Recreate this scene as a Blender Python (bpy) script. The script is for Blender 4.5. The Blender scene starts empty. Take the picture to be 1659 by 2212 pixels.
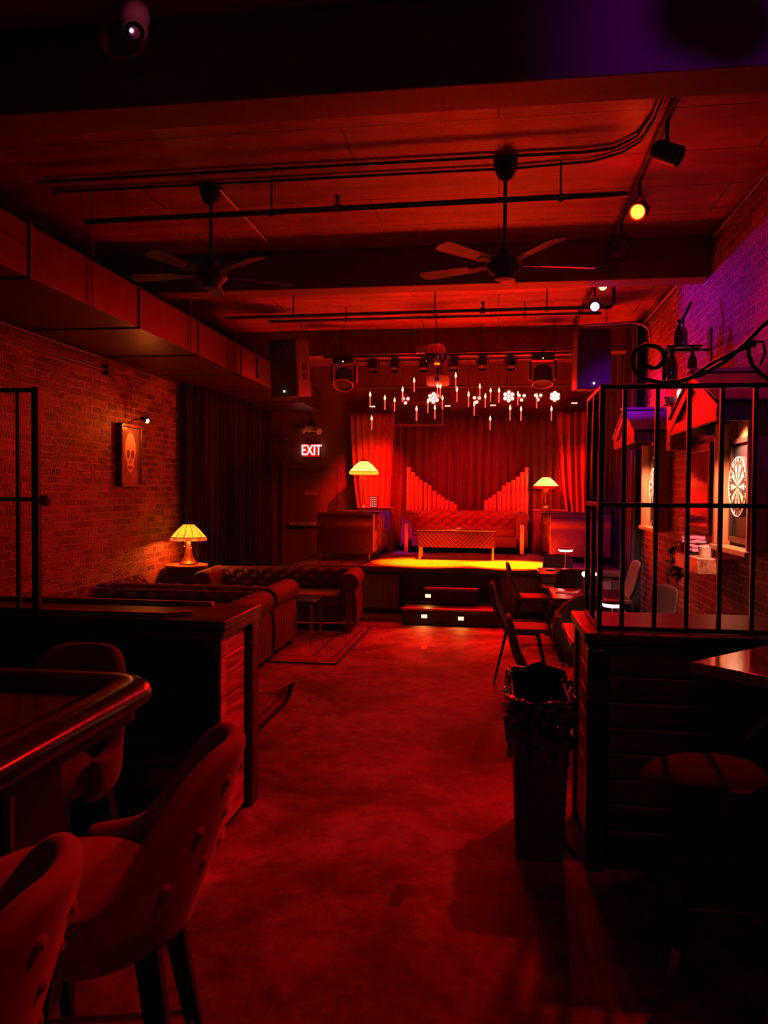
import bpy, bmesh, math, random
from math import sin, cos, pi, radians, sqrt, atan2
from mathutils import Vector, Matrix, Euler
random.seed(7)
S = bpy.context.scene
COL = S.collection

# ------------------------------------------------------------------ helpers
class MB:
    """collects shapes; build() links them as ONE mesh object"""
    def __init__(s): s.v = []; s.f = []
    def add(s, vs, fs, M=None):
        n = len(s.v)
        if M is not None: vs = [M @ Vector(p) for p in vs]
        s.v += [tuple(p) for p in vs]; s.f += [tuple(i + n for i in f) for f in fs]
        return s
    def box(s, x0, y0, z0, x1, y1, z1, M=None):
        vs = [(x, y, z) for z in (z0, z1) for y in (y0, y1) for x in (x0, x1)]
        fs = [(0, 2, 3, 1), (4, 5, 7, 6), (0, 1, 5, 4), (2, 6, 7, 3), (0, 4, 6, 2), (1, 3, 7, 5)]
        return s.add(vs, fs, M)
    def obox(s, c, size, rot=(0, 0, 0)):
        M = Matrix.Translation(c) @ Euler(rot).to_matrix().to_4x4()
        a, b, d = [q / 2 for q in size]
        return s.box(-a, -b, -d, a, b, d, M)
    def tube(s, pts, r, n=8, closed=False, flat=1.0):
        pts = [Vector(p) for p in pts]; m = len(pts)
        rs = r if isinstance(r, (list, tuple)) else [r] * m
        up = None; vs = []; fs = []
        for i, p in enumerate(pts):
            a = pts[(i - 1) % m] if (closed or i > 0) else p
            b = pts[(i + 1) % m] if (closed or i < m - 1) else p
            t = (b - a).normalized()
            if up is None:
                up = Vector((0, 0, 1)) if abs(t.z) < .9 else Vector((1, 0, 0))
            x = t.cross(up)
            if x.length < 1e-6: x = t.orthogonal()
            x.normalize(); y = x.cross(t).normalized(); up = y
            for k in range(n):
                q = 2 * pi * k / n
                vs.append(p + (x * cos(q) + y * sin(q) * flat) * rs[i])
        for i in range(m if closed else m - 1):
            for k in range(n):
                a, b = i * n, ((i + 1) % m) * n
                fs.append((a + k, a + (k + 1) % n, b + (k + 1) % n, b + k))
        if not closed:
            fs.append(tuple(range(n - 1, -1, -1))); fs.append(tuple((m - 1) * n + k for k in range(n)))
        return s.add(vs, fs)
    def cyl(s, p0, p1, r0, r1=None, n=16):
        return s.tube([p0, p1], [r0, r0 if r1 is None else r1], n)
    def lathe(s, prof, n=24, c=(0, 0, 0), M=None, ph=0.0):
        vs = []; fs = []; m = len(prof)
        for r, z in prof:
            for k in range(n):
                q = 2 * pi * k / n + ph
                vs.append((c[0] + r * cos(q), c[1] + r * sin(q), c[2] + z))
        for i in range(m - 1):
            for k in range(n):
                a, b = i * n, (i + 1) * n
                fs.append((a + k, a + (k + 1) % n, b + (k + 1) % n, b + k))
        if prof[0][0] > 1e-5: fs.append(tuple(range(n - 1, -1, -1)))
        if prof[-1][0] > 1e-5: fs.append(tuple((m - 1) * n + k for k in range(n)))
        return s.add(vs, fs, M)
    def ball(s, c, r, n=12, m=8, sc=(1, 1, 1)):
        prof = [(r * sin(pi * i / m) + 1e-6, -r * cos(pi * i / m)) for i in range(m + 1)]
        vs = []; fs = []
        for rr, z in prof:
            for k in range(n):
                q = 2 * pi * k / n
                vs.append((c[0] + rr * cos(q) * sc[0], c[1] + rr * sin(q) * sc[1], c[2] + z * sc[2]))
        for i in range(m):
            for k in range(n):
                a, b = i * n, (i + 1) * n
                fs.append((a + k, a + (k + 1) % n, b + (k + 1) % n, b + k))
        return s.add(vs, fs)
    def grid(s, fn, nu, nv, cu=False):
        vs = [fn(i / nu, j / nv) for j in range(nv + 1) for i in range(nu if cu else nu + 1)]
        w = nu if cu else nu + 1; fs = []
        for j in range(nv):
            for i in range(nu):
                a = j * w + i; b = j * w + (i + 1) % w
                fs.append((a, b, b + w, a + w))
        return s.add(vs, fs)
    def ext(s, poly, vec, M=None):
        n = len(poly); v = Vector(vec)
        vs = [Vector(p) for p in poly] + [Vector(p) + v for p in poly]
        fs = [tuple(range(n - 1, -1, -1)), tuple(range(n, 2 * n))]
        fs += [(i, (i + 1) % n, n + (i + 1) % n, n + i) for i in range(n)]
        return s.add(vs, fs, M)
    def build(s, name, mat, parent=None, smooth=35, bevel=0, seg=2, solid=0, sub=0):
        me = bpy.data.meshes.new(name); me.from_pydata(s.v, [], s.f); me.validate()
        bm = bmesh.new(); bm.from_mesh(me); bmesh.ops.recalc_face_normals(bm, faces=bm.faces)
        bm.to_mesh(me); bm.free()
        if smooth:
            me.polygons.foreach_set('use_smooth', [True] * len(me.polygons))
            me.set_sharp_from_angle(angle=radians(smooth))
        o = bpy.data.objects.new(name, me); COL.objects.link(o)
        if mat: me.materials.append(mat)
        if parent: o.parent = parent
        if solid:
            m = o.modifiers.new('solid', 'SOLIDIFY'); m.thickness = solid; m.offset = 0
        if bevel:
            m = o.modifiers.new('bevel', 'BEVEL'); m.width = bevel; m.segments = seg; m.limit_method = 'ANGLE'
            m.angle_limit = radians(40); m.harden_normals = False
        if sub:
            m = o.modifiers.new('sub', 'SUBSURF'); m.levels = sub; m.render_levels = sub
        return o

def tag(o, label=None, cat=None, group=None, kind=None):
    if label: o['label'] = label
    if cat: o['category'] = cat
    if group: o['group'] = group
    if kind: o['kind'] = kind
    return o
def thing(name, label, cat, loc=(0, 0, 0), rz=0, group=None):
    o = bpy.data.objects.new(name, None); COL.objects.link(o); o.empty_display_size = .1
    o.location = loc; o.rotation_euler = (0, 0, rz)
    return tag(o, label, cat, group)
def copy_tree(o, parent=None):
    c = o.copy(); COL.objects.link(c)
    if parent: c.parent = parent
    for ch in [q for q in bpy.data.objects if q.parent == o]: copy_tree(ch, c)
    return c
def dup(o, loc, rz=0, label=None, group=None):
    c = copy_tree(o); c.location = loc; c.rotation_euler = (0, 0, rz)
    if label: c['label'] = label
    if group: c['group'] = group
    return c
def light(kind, name, loc, color, power, size=.05, target=None, angle=60, blend=.6, parent=None):
    d = bpy.data.lights.new(name, kind); d.color = color; d.energy = power
    if kind in ('POINT', 'SPOT'): d.shadow_soft_size = size
    if kind == 'SPOT': d.spot_size = radians(angle); d.spot_blend = blend
    if kind == 'AREA': d.shape = 'DISK'; d.size = size
    o = bpy.data.objects.new(name, d); COL.objects.link(o); o.location = loc
    if target is not None:
        o.rotation_euler = (Vector(target) - Vector(loc)).to_track_quat('-Z', 'Y').to_euler()
    return o
def aim(loc, target):
    return Matrix.Translation(loc) @ (Vector(target) - Vector(loc)).to_track_quat('-Z', 'Y').to_matrix().to_4x4()

# ------------------------------------------------------------------ materials
def N(nt, t, **k):
    n = nt.nodes.new(t)
    for a, b in k.items():
        if a in n.inputs: n.inputs[a].default_value = b
        else: setattr(n, a, b)
    return n
def base_mat(name):
    m = bpy.data.materials.new(name); m.use_nodes = True
    nt = m.node_tree; return m, nt, nt.nodes['Principled BSDF']
def rgba(c): return (c[0], c[1], c[2], 1)
def mat(name, c, rough=.5, metal=0, var=.25, scale=8, bump=0, spec=.5, sheen=0, coat=0, stretch=(1, 1, 1), c2=None, detail=5):
    """plain procedural surface: two tones mixed by noise, optional bump"""
    m, nt, b = base_mat(name); L = nt.links.new
    tc = N(nt, 'ShaderNodeTexCoord'); mp = N(nt, 'ShaderNodeMapping'); mp.inputs['Scale'].default_value = stretch
    no = N(nt, 'ShaderNodeTexNoise', Scale=scale, Detail=detail, Roughness=.6)
    L(tc.outputs['Object'], mp.inputs['Vector']); L(mp.outputs['Vector'], no.inputs['Vector'])
    cr = N(nt, 'ShaderNodeValToRGB')
    lo = c2 if c2 else tuple(q * (1 - var) for q in c)
    cr.color_ramp.elements[0].position = .3; cr.color_ramp.elements[0].color = rgba(lo)
    cr.color_ramp.elements[1].position = .7; cr.color_ramp.elements[1].color = rgba(c)
    L(no.outputs['Fac'], cr.inputs['Fac']); L(cr.outputs['Color'], b.inputs['Base Color'])
    b.inputs['Roughness'].default_value = rough; b.inputs['Metallic'].default_value = metal
    b.inputs['Specular IOR Level'].default_value = spec
    if sheen: b.inputs['Sheen Weight'].default_value = sheen; b.inputs['Sheen Roughness'].default_value = .4
    if coat: b.inputs['Coat Weight'].default_value = coat; b.inputs['Coat Roughness'].default_value = .12
    if bump:
        bp = N(nt, 'ShaderNodeBump', Strength=bump, Distance=.01); L(no.outputs['Fac'], bp.inputs['Height'])
        L(bp.outputs['Normal'], b.inputs['Normal'])
    return m
def emit(name, c, strength, sample=True, base=(.8, .8, .8)):
    m, nt, b = base_mat(name)
    b.inputs['Base Color'].default_value = rgba(base)
    b.inputs['Emission Color'].default_value = rgba(c); b.inputs['Emission Strength'].default_value = strength
    if not sample: m.cycles.emission_sampling = 'NONE'
    return m
def brick(name, tone, mortar, dark, ax):
    m, nt, b = base_mat(name); L = nt.links.new
    g = N(nt, 'ShaderNodeNewGeometry'); sx = N(nt, 'ShaderNodeSeparateXYZ'); cx = N(nt, 'ShaderNodeCombineXYZ')
    L(g.outputs['Position'], sx.inputs[0]); L(sx.outputs[ax], cx.inputs[0]); L(sx.outputs['Z'], cx.inputs[1])
    w = N(nt, 'ShaderNodeTexNoise', Scale=9, Detail=3); L(cx.outputs[0], w.inputs['Vector'])
    ma = N(nt, 'ShaderNodeVectorMath', operation='MULTIPLY_ADD'); ma.inputs[1].default_value = (.022, .022, 0)
    L(w.outputs['Color'], ma.inputs[0]); L(cx.outputs[0], ma.inputs[2])
    bt = N(nt, 'ShaderNodeTexBrick', Scale=1.0)
    bt.offset = .5; bt.squash = .5; bt.squash_frequency = 6
    bt.inputs['Mortar Size'].default_value = .007; bt.inputs['Mortar Smooth'].default_value = .15
    bt.inputs['Brick Width'].default_value = .215; bt.inputs['Row Height'].default_value = .0745
    bt.inputs['Bias'].default_value = -.1
    bt.inputs['Color1'].default_value = rgba(tone); bt.inputs['Color2'].default_value = rgba(dark)
    bt.inputs['Mortar'].default_value = rgba(mortar)
    L(ma.outputs[0], bt.inputs['Vector'])
    big = N(nt, 'ShaderNodeTexNoise', Scale=1.3, Detail=6, Roughness=.7); L(g.outputs['Position'], big.inputs['Vector'])
    cr = N(nt, 'ShaderNodeValToRGB'); cr.color_ramp.elements[0].position = .3; cr.color_ramp.elements[0].color = (.45, .45, .45, 1)
    cr.color_ramp.elements[1].position = .7; cr.color_ramp.elements[1].color = (1.25, 1.25, 1.25, 1)
    L(big.outputs['Fac'], cr.inputs['Fac'])
    fine = N(nt, 'ShaderNodeTexNoise', Scale=45, Detail=4); L(g.outputs['Position'], fine.inputs['Vector'])
    cf = N(nt, 'ShaderNodeValToRGB'); cf.color_ramp.elements[0].position = .3; cf.color_ramp.elements[0].color = (.6, .6, .6, 1)
    cf.color_ramp.elements[1].position = .65; cf.color_ramp.elements[1].color = (1, 1, 1, 1); L(fine.outputs['Fac'], cf.inputs['Fac'])
    m1 = N(nt, 'ShaderNodeMix', data_type='RGBA', blend_type='MULTIPLY'); m1.inputs[0].default_value = 1
    L(bt.outputs['Color'], m1.inputs[6]); L(cr.outputs['Color'], m1.inputs[7])
    m2 = N(nt, 'ShaderNodeMix', data_type='RGBA', blend_type='MULTIPLY'); m2.inputs[0].default_value = .8
    L(m1.outputs[2], m2.inputs[6]); L(cf.outputs['Color'], m2.inputs[7])
    L(m2.outputs[2], b.inputs['Base Color']); b.inputs['Roughness'].default_value = .55
    ad = N(nt, 'ShaderNodeMath', operation='MULTIPLY_ADD'); ad.inputs[1].default_value = -1.0
    L(bt.outputs['Fac'], ad.inputs[0]); L(fine.outputs['Fac'], ad.inputs[2])
    bp = N(nt, 'ShaderNodeBump', Strength=1, Distance=.02); L(ad.outputs[0], bp.inputs['Height']); L(bp.outputs['Normal'], b.inputs['Normal'])
    return m
def floor_mat():
    m, nt, b = base_mat('stained_concrete'); L = nt.links.new
    g = N(nt, 'ShaderNodeNewGeometry')
    n1 = N(nt, 'ShaderNodeTexNoise', Scale=1.1, Detail=8, Roughness=.65, Distortion=.6)
    n2 = N(nt, 'ShaderNodeTexNoise', Scale=5, Detail=10, Roughness=.78)
    n3 = N(nt, 'ShaderNodeTexNoise', Scale=38, Detail=3)
    for n in (n1, n2, n3): L(g.outputs['Position'], n.inputs['Vector'])
    r1 = N(nt, 'ShaderNodeValToRGB'); e = r1.color_ramp.elements; e[0].position = .38; e[0].color = (.11, .08, .075, 1); e[1].position = .60; e[1].color = (.46, .34, .33, 1)
    r2 = N(nt, 'ShaderNodeValToRGB'); e = r2.color_ramp.elements; e[0].position = .40; e[0].color = (.36, .36, .36, 1); e[1].position = .56; e[1].color = (1, 1, 1, 1)
    L(n1.outputs['Fac'], r1.inputs['Fac']); L(n2.outputs['Fac'], r2.inputs['Fac'])
    mx = N(nt, 'ShaderNodeMix', data_type='RGBA', blend_type='MULTIPLY'); mx.inputs[0].default_value = .85
    L(r1.outputs['Color'], mx.inputs[6]); L(r2.outputs['Color'], mx.inputs[7]); L(mx.outputs[2], b.inputs['Base Color'])
    rr = N(nt, 'ShaderNodeMapRange'); rr.inputs['To Min'].default_value = .55; rr.inputs['To Max'].default_value = .8
    L(n2.outputs['Fac'], rr.inputs['Value']); L(rr.outputs[0], b.inputs['Roughness'])
    bp = N(nt, 'ShaderNodeBump', Strength=.12, Distance=.004); L(n3.outputs['Fac'], bp.inputs['Height']); L(bp.outputs['Normal'], b.inputs['Normal'])
    b.inputs['Specular IOR Level'].default_value = .2
    return m
def ceil_mat():
    m, nt, b = base_mat('board_formed_concrete'); L = nt.links.new
    g = N(nt, 'ShaderNodeNewGeometry'); sx = N(nt, 'ShaderNodeSeparateXYZ'); cx = N(nt, 'ShaderNodeCombineXYZ')
    L(g.outputs['Position'], sx.inputs[0]); L(sx.outputs['X'], cx.inputs[0]); L(sx.outputs['Y'], cx.inputs[1])
    bt = N(nt, 'ShaderNodeTexBrick', Scale=1); bt.offset = .37
    bt.inputs['Brick Width'].default_value = 2.7; bt.inputs['Row Height'].default_value = .62; bt.inputs['Mortar Size'].default_value = .006
    bt.inputs['Color1'].default_value = (.46, .14, .24, 1); bt.inputs['Color2'].default_value = (.33, .10, .17, 1); bt.inputs['Mortar'].default_value = (.05, .045, .04, 1)
    wv = N(nt, 'ShaderNodeTexNoise', Scale=2.5, Detail=4); L(cx.outputs[0], wv.inputs['Vector'])
    ma = N(nt, 'ShaderNodeVectorMath', operation='MULTIPLY_ADD'); ma.inputs[1].default_value = (.03, .03, 0)
    L(wv.outputs['Color'], ma.inputs[0]); L(cx.outputs[0], ma.inputs[2]); L(ma.outputs[0], bt.inputs['Vector'])
    mp = N(nt, 'ShaderNodeMapping'); mp.inputs['Scale'].default_value = (.6, 3.2, 1); L(cx.outputs[0], mp.inputs['Vector'])
    no = N(nt, 'ShaderNodeTexNoise', Scale=1.6, Detail=7, Roughness=.65); L(mp.outputs['Vector'], no.inputs['Vector'])
    cr = N(nt, 'ShaderNodeValToRGB'); e = cr.color_ramp.elements; e[0].position = .3; e[0].color = (.4, .4, .4, 1); e[1].position = .66; e[1].color = (1.1, 1.1, 1.1, 1)
    L(no.outputs['Fac'], cr.inputs['Fac'])
    mx = N(nt, 'ShaderNodeMix', data_type='RGBA', blend_type='MULTIPLY'); mx.inputs[0].default_value = .9
    L(bt.outputs['Color'], mx.inputs[6]); L(cr.outputs['Color'], mx.inputs[7]); L(mx.outputs[2], b.inputs['Base Color'])
    b.inputs['Roughness'].default_value = .5
    bp = N(nt, 'ShaderNodeBump', Strength=.35, Distance=.01); L(mx.outputs[2], bp.inputs['Height']); L(bp.outputs['Normal'], b.inputs['Normal'])
    return m
def wood(name, light_c, dark_c, rough=.35, axis=0, scale=1.0, coat=.0, rot=0):
    m, nt, b = base_mat(name); L = nt.links.new
    tc = N(nt, 'ShaderNodeTexCoord'); mp = N(nt, 'ShaderNodeMapping')
    st = [14 * scale] * 3; st[axis] = 1.1 * scale; mp.inputs['Scale'].default_value = st
    if rot: mp.inputs['Rotation'].default_value = rot
    L(tc.outputs['Object'], mp.inputs['Vector'])
    no = N(nt, 'ShaderNodeTexNoise', Scale=1.3, Detail=8, Roughness=.62, Distortion=1.4); L(mp.outputs['Vector'], no.inputs['Vector'])
    cr = N(nt, 'ShaderNodeValToRGB'); e = cr.color_ramp.elements; e[0].position = .36; e[0].color = rgba(dark_c); e[1].position = .62; e[1].color = rgba(light_c)
    L(no.outputs['Fac'], cr.inputs['Fac']); L(cr.outputs['Color'], b.inputs['Base Color']); b.inputs['Roughness'].default_value = rough
    bp = N(nt, 'ShaderNodeBump', Strength=.3, Distance=.004); L(no.outputs['Fac'], bp.inputs['Height']); L(bp.outputs['Normal'], b.inputs['Normal'])
    if coat: b.inputs['Coat Weight'].default_value = coat; b.inputs['Coat Roughness'].default_value = .1
    return m
def rug_mat(name, w, d, field, border, motif, rot=0):
    """Persian pattern in object space: border bands plus repeating medallions"""
    m, nt, b = base_mat(name); L = nt.links.new
    def M(op, a, bb=None, cc=None):
        n = N(nt, 'ShaderNodeMath', operation=op)
        for i, q in enumerate((a, bb, cc)):
            if q is None: continue
            if isinstance(q, (int, float)): n.inputs[i].default_value = q
            else: L(q, n.inputs[i])
        return n.outputs[0]
    tc = N(nt, 'ShaderNodeTexCoord'); sx = N(nt, 'ShaderNodeSeparateXYZ'); L(tc.outputs['Object'], sx.inputs[0])
    ax = M('SUBTRACT', w / 2, M('ABSOLUTE', sx.outputs[0])); ay = M('SUBTRACT', d / 2, M('ABSOLUTE', sx.outputs[1]))
    e = M('MINIMUM', ax, ay)
    inb = M('LESS_THAN', e, .30)
    l1 = M('LESS_THAN', M('ABSOLUTE', M('SUBTRACT', e, .31)), .012); l2 = M('LESS_THAN', M('ABSOLUTE', M('SUBTRACT', e, .09)), .010); l3 = M('LESS_THAN', e, .03)
    vo = N(nt, 'ShaderNodeTexVoronoi', Scale=11); vo.feature = 'DISTANCE_TO_EDGE'; L(tc.outputs['Object'], vo.inputs['Vector'])
    wv = N(nt, 'ShaderNodeTexNoise', Scale=16, Detail=3, Distortion=2.5); L(tc.outputs['Object'], wv.inputs['Vector'])
    p = M('MAXIMUM', M('GREATER_THAN', wv.outputs['Fac'], .56), M('LESS_THAN', vo.outputs['Distance'], .045))
    def mix(f, a, c):
        n = N(nt, 'ShaderNodeMix', data_type='RGBA')
        L(f, n.inputs[0])
        for i, q in ((6, a), (7, c)):
            if isinstance(q, tuple): n.inputs[i].default_value = rgba(q)
            else: L(q, n.inputs[i])
        return n.outputs[2]
    c = mix(inb, field, border); c = mix(p, c, motif)
    c = mix(M('MAXIMUM', M('MAXIMUM', l1, l2), l3), c, tuple(q * .35 for q in border))
    L(c, b.inputs['Base Color']); b.inputs['Roughness'].default_value = .95; b.inputs['Specular IOR Level'].default_value = .1
    no = N(nt, 'ShaderNodeTexNoise', Scale=160); L(tc.outputs['Object'], no.inputs['Vector'])
    bp = N(nt, 'ShaderNodeBump', Strength=.4, Distance=.004); L(no.outputs['Fac'], bp.inputs['Height']); L(bp.outputs['Normal'], b.inputs['Normal'])
    return m

M_ = {}
M_['brickL'] = brick('red_brick_painted', (.40, .15, .11), (.48, .24, .18), (.09, .035, .03), 'Y')
M_['brickR'] = brick('red_brick_whitewashed', (.38, .15, .14), (.60, .42, .38), (.14, .06, .06), 'Y')
M_['floor'] = floor_mat(); M_['ceil'] = ceil_mat()
M_['beam'] = mat('painted_concrete_beam', (.20, .08, .12), .6, scale=3, bump=.2)
M_['backwall'] = mat('matte_red_brown_wall_paint', (.22, .09, .08), .7, scale=2, var=.3, bump=.1)
M_['black'] = mat('black_painted_metal', (.025, .022, .022), .38, metal=.6, scale=30)
M_['matteblack'] = mat('matte_black_paint', (.03, .027, .027), .6, scale=20)
M_['steel'] = mat('brushed_steel', (.55, .53, .5), .28, metal=1, scale=40)
M_['duct'] = mat('painted_duct_sheet', (.10, .045, .05), .45, metal=.35, scale=5, var=.3)
M_['pipe'] = mat('dark_pipe_paint', (.10, .085, .08), .45, metal=.4, scale=12)
M_['velvet_black'] = mat('black_velvet_curtain', (.022, .018, .018), .92, scale=25, sheen=.08)
M_['velvet_red'] = mat('red_velvet_drape', (.40, .07, .06), .85, scale=25, sheen=.4)
M_['backdrop'] = mat('dark_crimson_backdrop_velvet', (.15, .03, .028), .88, scale=25, sheen=.3)
M_['sofa'] = mat('brown_velvet_upholstery', (.10, .045, .035), .72, scale=18, sheen=.2)
M_['stagesofa'] = mat('rust_velvet_upholstery', (.30, .10, .07), .62, scale=18, sheen=.2)
M_['armchair'] = mat('dark_velvet_armchair_fabric', (.11, .045, .04), .8, scale=20, sheen=.1)
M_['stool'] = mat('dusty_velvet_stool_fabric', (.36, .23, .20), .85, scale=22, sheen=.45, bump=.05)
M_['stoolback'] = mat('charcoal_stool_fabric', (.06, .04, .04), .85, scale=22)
M_['chair'] = mat('dark_leatherette_chair', (.09, .06, .058), .6, scale=24)
M_['chairwine'] = mat('wine_striped_chair_fabric', (.10, .045, .06), .8, scale=60, stretch=(1, 6, .3), var=.5)
M_['shell'] = mat('grey_velvet_shell_fabric', (.15, .12, .125), .85, scale=20, sheen=.3)
M_['wooddark'] = wood('dark_stained_wood', (.07, .035, .028), (.015, .008, .007), .36, 0)
M_['fanwood'] = wood('dark_fan_blade_wood', (.035, .02, .016), (.012, .007, .006), .5, 0)
M_['woodhood'] = wood('weathered_hood_board', (.15, .05, .038), (.03, .011, .009), .5, 1, 1.2)
M_['woodgloss'] = wood('black_lacquered_wood', (.022, .014, .012), (.006, .004, .004), .22, 0, coat=.25)
M_['woodred'] = wood('reddish_stained_cedar', (.60, .26, .18), (.20, .07, .05), .38, 1, .8)
M_['woodend'] = wood('charred_diagonal_cedar', (.58, .22, .17), (.10, .035, .03), .3, 1, 1.1, rot=(.5, 0, 0))
M_['woodroof'] = mat('weathered_roof_shingle', (.34, .27, .27), .55, scale=6, stretch=(1, 5, 1), var=.4)
M_['woodpale'] = wood('pale_pine_board', (.50, .23, .11), (.28, .11, .05), .5, 2, .8)
M_['table'] = wood('varnished_table_top', (.16, .09, .07), (.06, .03, .025), .2, 1, coat=.5)
M_['hightop'] = wood('worn_high_table_top', (.30, .21, .18), (.17, .11, .10), .22, 1, .7, coat=.8)
M_['gold'] = mat('brass', (.80, .52, .22), .3, metal=1, scale=30)
M_['bronze'] = mat('bronze_lamp_metal', (.26, .14, .08), .35, metal=.8, scale=20)
M_['cloth_black'] = mat('black_tablecloth', (.035, .03, .03), .85, scale=25)
M_['cloth_red'] = mat('red_satin_tablecloth', (.42, .10, .09), .5, scale=12, sheen=.2)
M_['plastic'] = mat('grey_bin_plastic', (.075, .065, .065), .55, scale=30, bump=.03)
M_['bag'] = mat('black_bin_liner', (.02, .018, .02), .16, scale=14, spec=.8)
M_['white'] = mat('white_plastic', (.72, .68, .66), .45, scale=20, var=.08)
M_['paper'] = mat('white_paper', (.85, .82, .78), .8, scale=20, var=.06)
M_['rubber'] = mat('black_rubber', (.015, .014, .014), .7, scale=30)
M_['door'] = mat('dark_painted_door', (.16, .09, .08), .5, scale=4)
M_['stageblack'] = mat('black_stage_carpet_edge', (.06, .04, .038), .75, scale=30)
M_['tile'] = mat('mirrored_glass', (.75, .72, .72), .06, metal=1, var=.03, scale=2)
M_['glass_red'] = mat('red_votive_glass', (.55, .12, .08), .15, scale=10)
M_['leaf'] = mat('dark_leaf', (.03, .05, .03), .5, scale=14)
M_['pink'] = mat('pink_cloth', (.85, .34, .55), .85, scale=14)
M_['bottle'] = mat('dark_bottle_glass', (.05, .04, .035), .06, spec=.8, scale=8)
M_['bottleclear'] = mat('amber_bottle_glass', (.45, .20, .12), .08, spec=.8, scale=8)
M_['gloss_chalk'] = mat('black_chalkboard', (.03, .03, .032), .4, scale=10)
PIPES_L = [(-1.565, 2.089), (-1.488, 2.0), (-1.413, 1.924), (-1.342, 1.867), (-1.259, 1.821), (-1.188, 1.77), (-1.103, 1.673), (-1.023, 1.608), (-0.958, 1.565), (-0.879, 1.514), (-0.797, 1.48), (-0.735, 1.434)]
PIPES_R = [(-0.196, 1.512), (-0.121, 1.561), (-0.058, 1.61), (0.029, 1.673), (0.11, 1.773), (0.186, 1.827), (0.271, 1.87), (0.344, 1.929), (0.417, 2.007), (0.492, 2.095)]
CANDLES = [(-1.946, 11.922, 3.119), (-1.71, 11.869, 3.059), (-1.648, 12.53, 3.102), (-1.41, 11.625, 3.149), (-1.326, 12.442, 3.398), (-1.221, 11.826, 2.886), (-1.111, 12.51, 3.073), (-0.996, 12.475, 2.971), (-0.908, 11.836, 3.228), (-0.878, 11.988, 3.243), (-0.884, 12.558, 3.13), (-0.621, 11.518, 3.331), (-0.604, 11.552, 3.133), (-0.438, 11.678, 3.074), (-0.369, 12.193, 2.993), (-0.296, 12.551, 3.305), (-0.207, 12.475, 3.142), (-0.128, 12.611, 3.25), (0.005, 11.991, 3.168), (0.165, 11.489, 2.853), (0.345, 12.432, 2.933), (0.3, 12.567, 3.185), (0.574, 12.181, 3.1), (0.815, 12.518, 2.941), (-0.128, 12.52, 2.796), (-1.971, 12.244, 2.786)]
BACK_PARS = [(-1.537, 13.1, 3.18, 1), (-1.07, 13.1, 3.212, 2), (-0.356, 13.1, 3.183, 1), (0.164, 13.1, 3.225, 2), (0.372, 13.1, 3.212, 1), (0.636, 13.1, 3.214, 1), (0.903, 13.1, 3.217, 1.4)]
SLIT_PARS = [(-0.835, 13.1, 3.079), (-0.09, 13.1, 3.082), (1.216, 13.1, 3.106), (-2.099, 13.1, 3.078)]
FRONT_PARS = [(-1.748, 10.95, 3.402), (-1.44, 10.95, 3.41), (-1.025, 10.95, 3.404), (-0.62, 10.95, 3.41), (-0.227, 10.95, 3.417), (0.157, 10.95, 3.411)]
# ------------------------------------------------------------------ the setting
XL, XR, YB, ZC = -4.2, 1.85, 14.3, 3.95
def struct(name, mb, m, **k): return tag(mb.build(name, m, **k), kind='structure')
struct('floor', MB().box(XL - .2, -2.6, -.12, XR + .2, YB + .2, 0), M_['floor'], smooth=0)
struct('ceiling', MB().box(XL - .2, -2.6, ZC, XR + .2, YB + .2, ZC + .15), M_['ceil'], smooth=0)
struct('wall_left', MB().box(XL - .2, -2.6, 0, XL, YB + .2, ZC), M_['brickL'], smooth=0)
struct('wall_right', MB().box(XR, -2.6, 0, XR + .2, YB + .2, ZC), M_['brickR'], smooth=0)
struct('wall_back', MB().box(XL, YB, 0, XR, YB + .2, ZC), M_['backwall'], smooth=0)
struct('wall_front', MB().box(XL, -2.6, 0, XR, -2.4, ZC), M_['backwall'], smooth=0)
for i, (y, b) in enumerate(((3.72, 3.545), (7.4, 3.585), (11.1, 3.585))):
    struct('ceiling_beam', MB().box(XL, y, b, XR, y + .26, ZC), M_['beam'], smooth=0, bevel=.012)
# rough pilaster end of the beam where it sits in the brick
# exit door in the back wall
d = MB()
dx0, dx1, dz = -3.90, -2.93, 2.07
struct('trim_1', MB().box(dx0 - .08, YB - .05, 0, dx0, YB, dz + .08).box(dx1, YB - .05, 0, dx1 + .08, YB, dz + .08).box(dx0, YB - .05, dz, dx1, YB, dz + .08), mat('door_frame_paint', (.20, .10, .09), .45), bevel=.006)
dr = struct('door_1', MB().box(dx0, YB - .035, .01, dx1, YB - .002, dz), M_['door'], bevel=.003)
MB().box(dx0 + .07, YB - .10, 1.01, dx1 - .12, YB - .06, 1.08).box(dx0 + .09, YB - .07, 1.02, dx0 + .14, YB - .034, 1.07).box(dx1 - .2, YB - .07, 1.02, dx1 - .15, YB - .034, 1.07).build('push_bar', mat('push_bar_metal', (.6, .5, .48), .35, metal=.6), dr, bevel=.006)
pl = MB().box(-3.55, YB - .042, 1.58, -3.30, YB - .034, 1.66)
pl.build('door_plate', mat('small_door_sign', (.30, .16, .14), .5), dr)
MB().box(-3.54, YB - .048, 1.575, -3.31, YB - .041, 1.583).box(-3.54, YB - .048, 1.652, -3.31, YB - .041, 1.66).box(-3.55, YB - .048, 1.575, -3.542, YB - .041, 1.66).box(-3.308, YB - .048, 1.575, -3.30, YB - .041, 1.66).build('plate_frame', mat('plate_rim', (.5, .2, .17), .4), dr)

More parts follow.
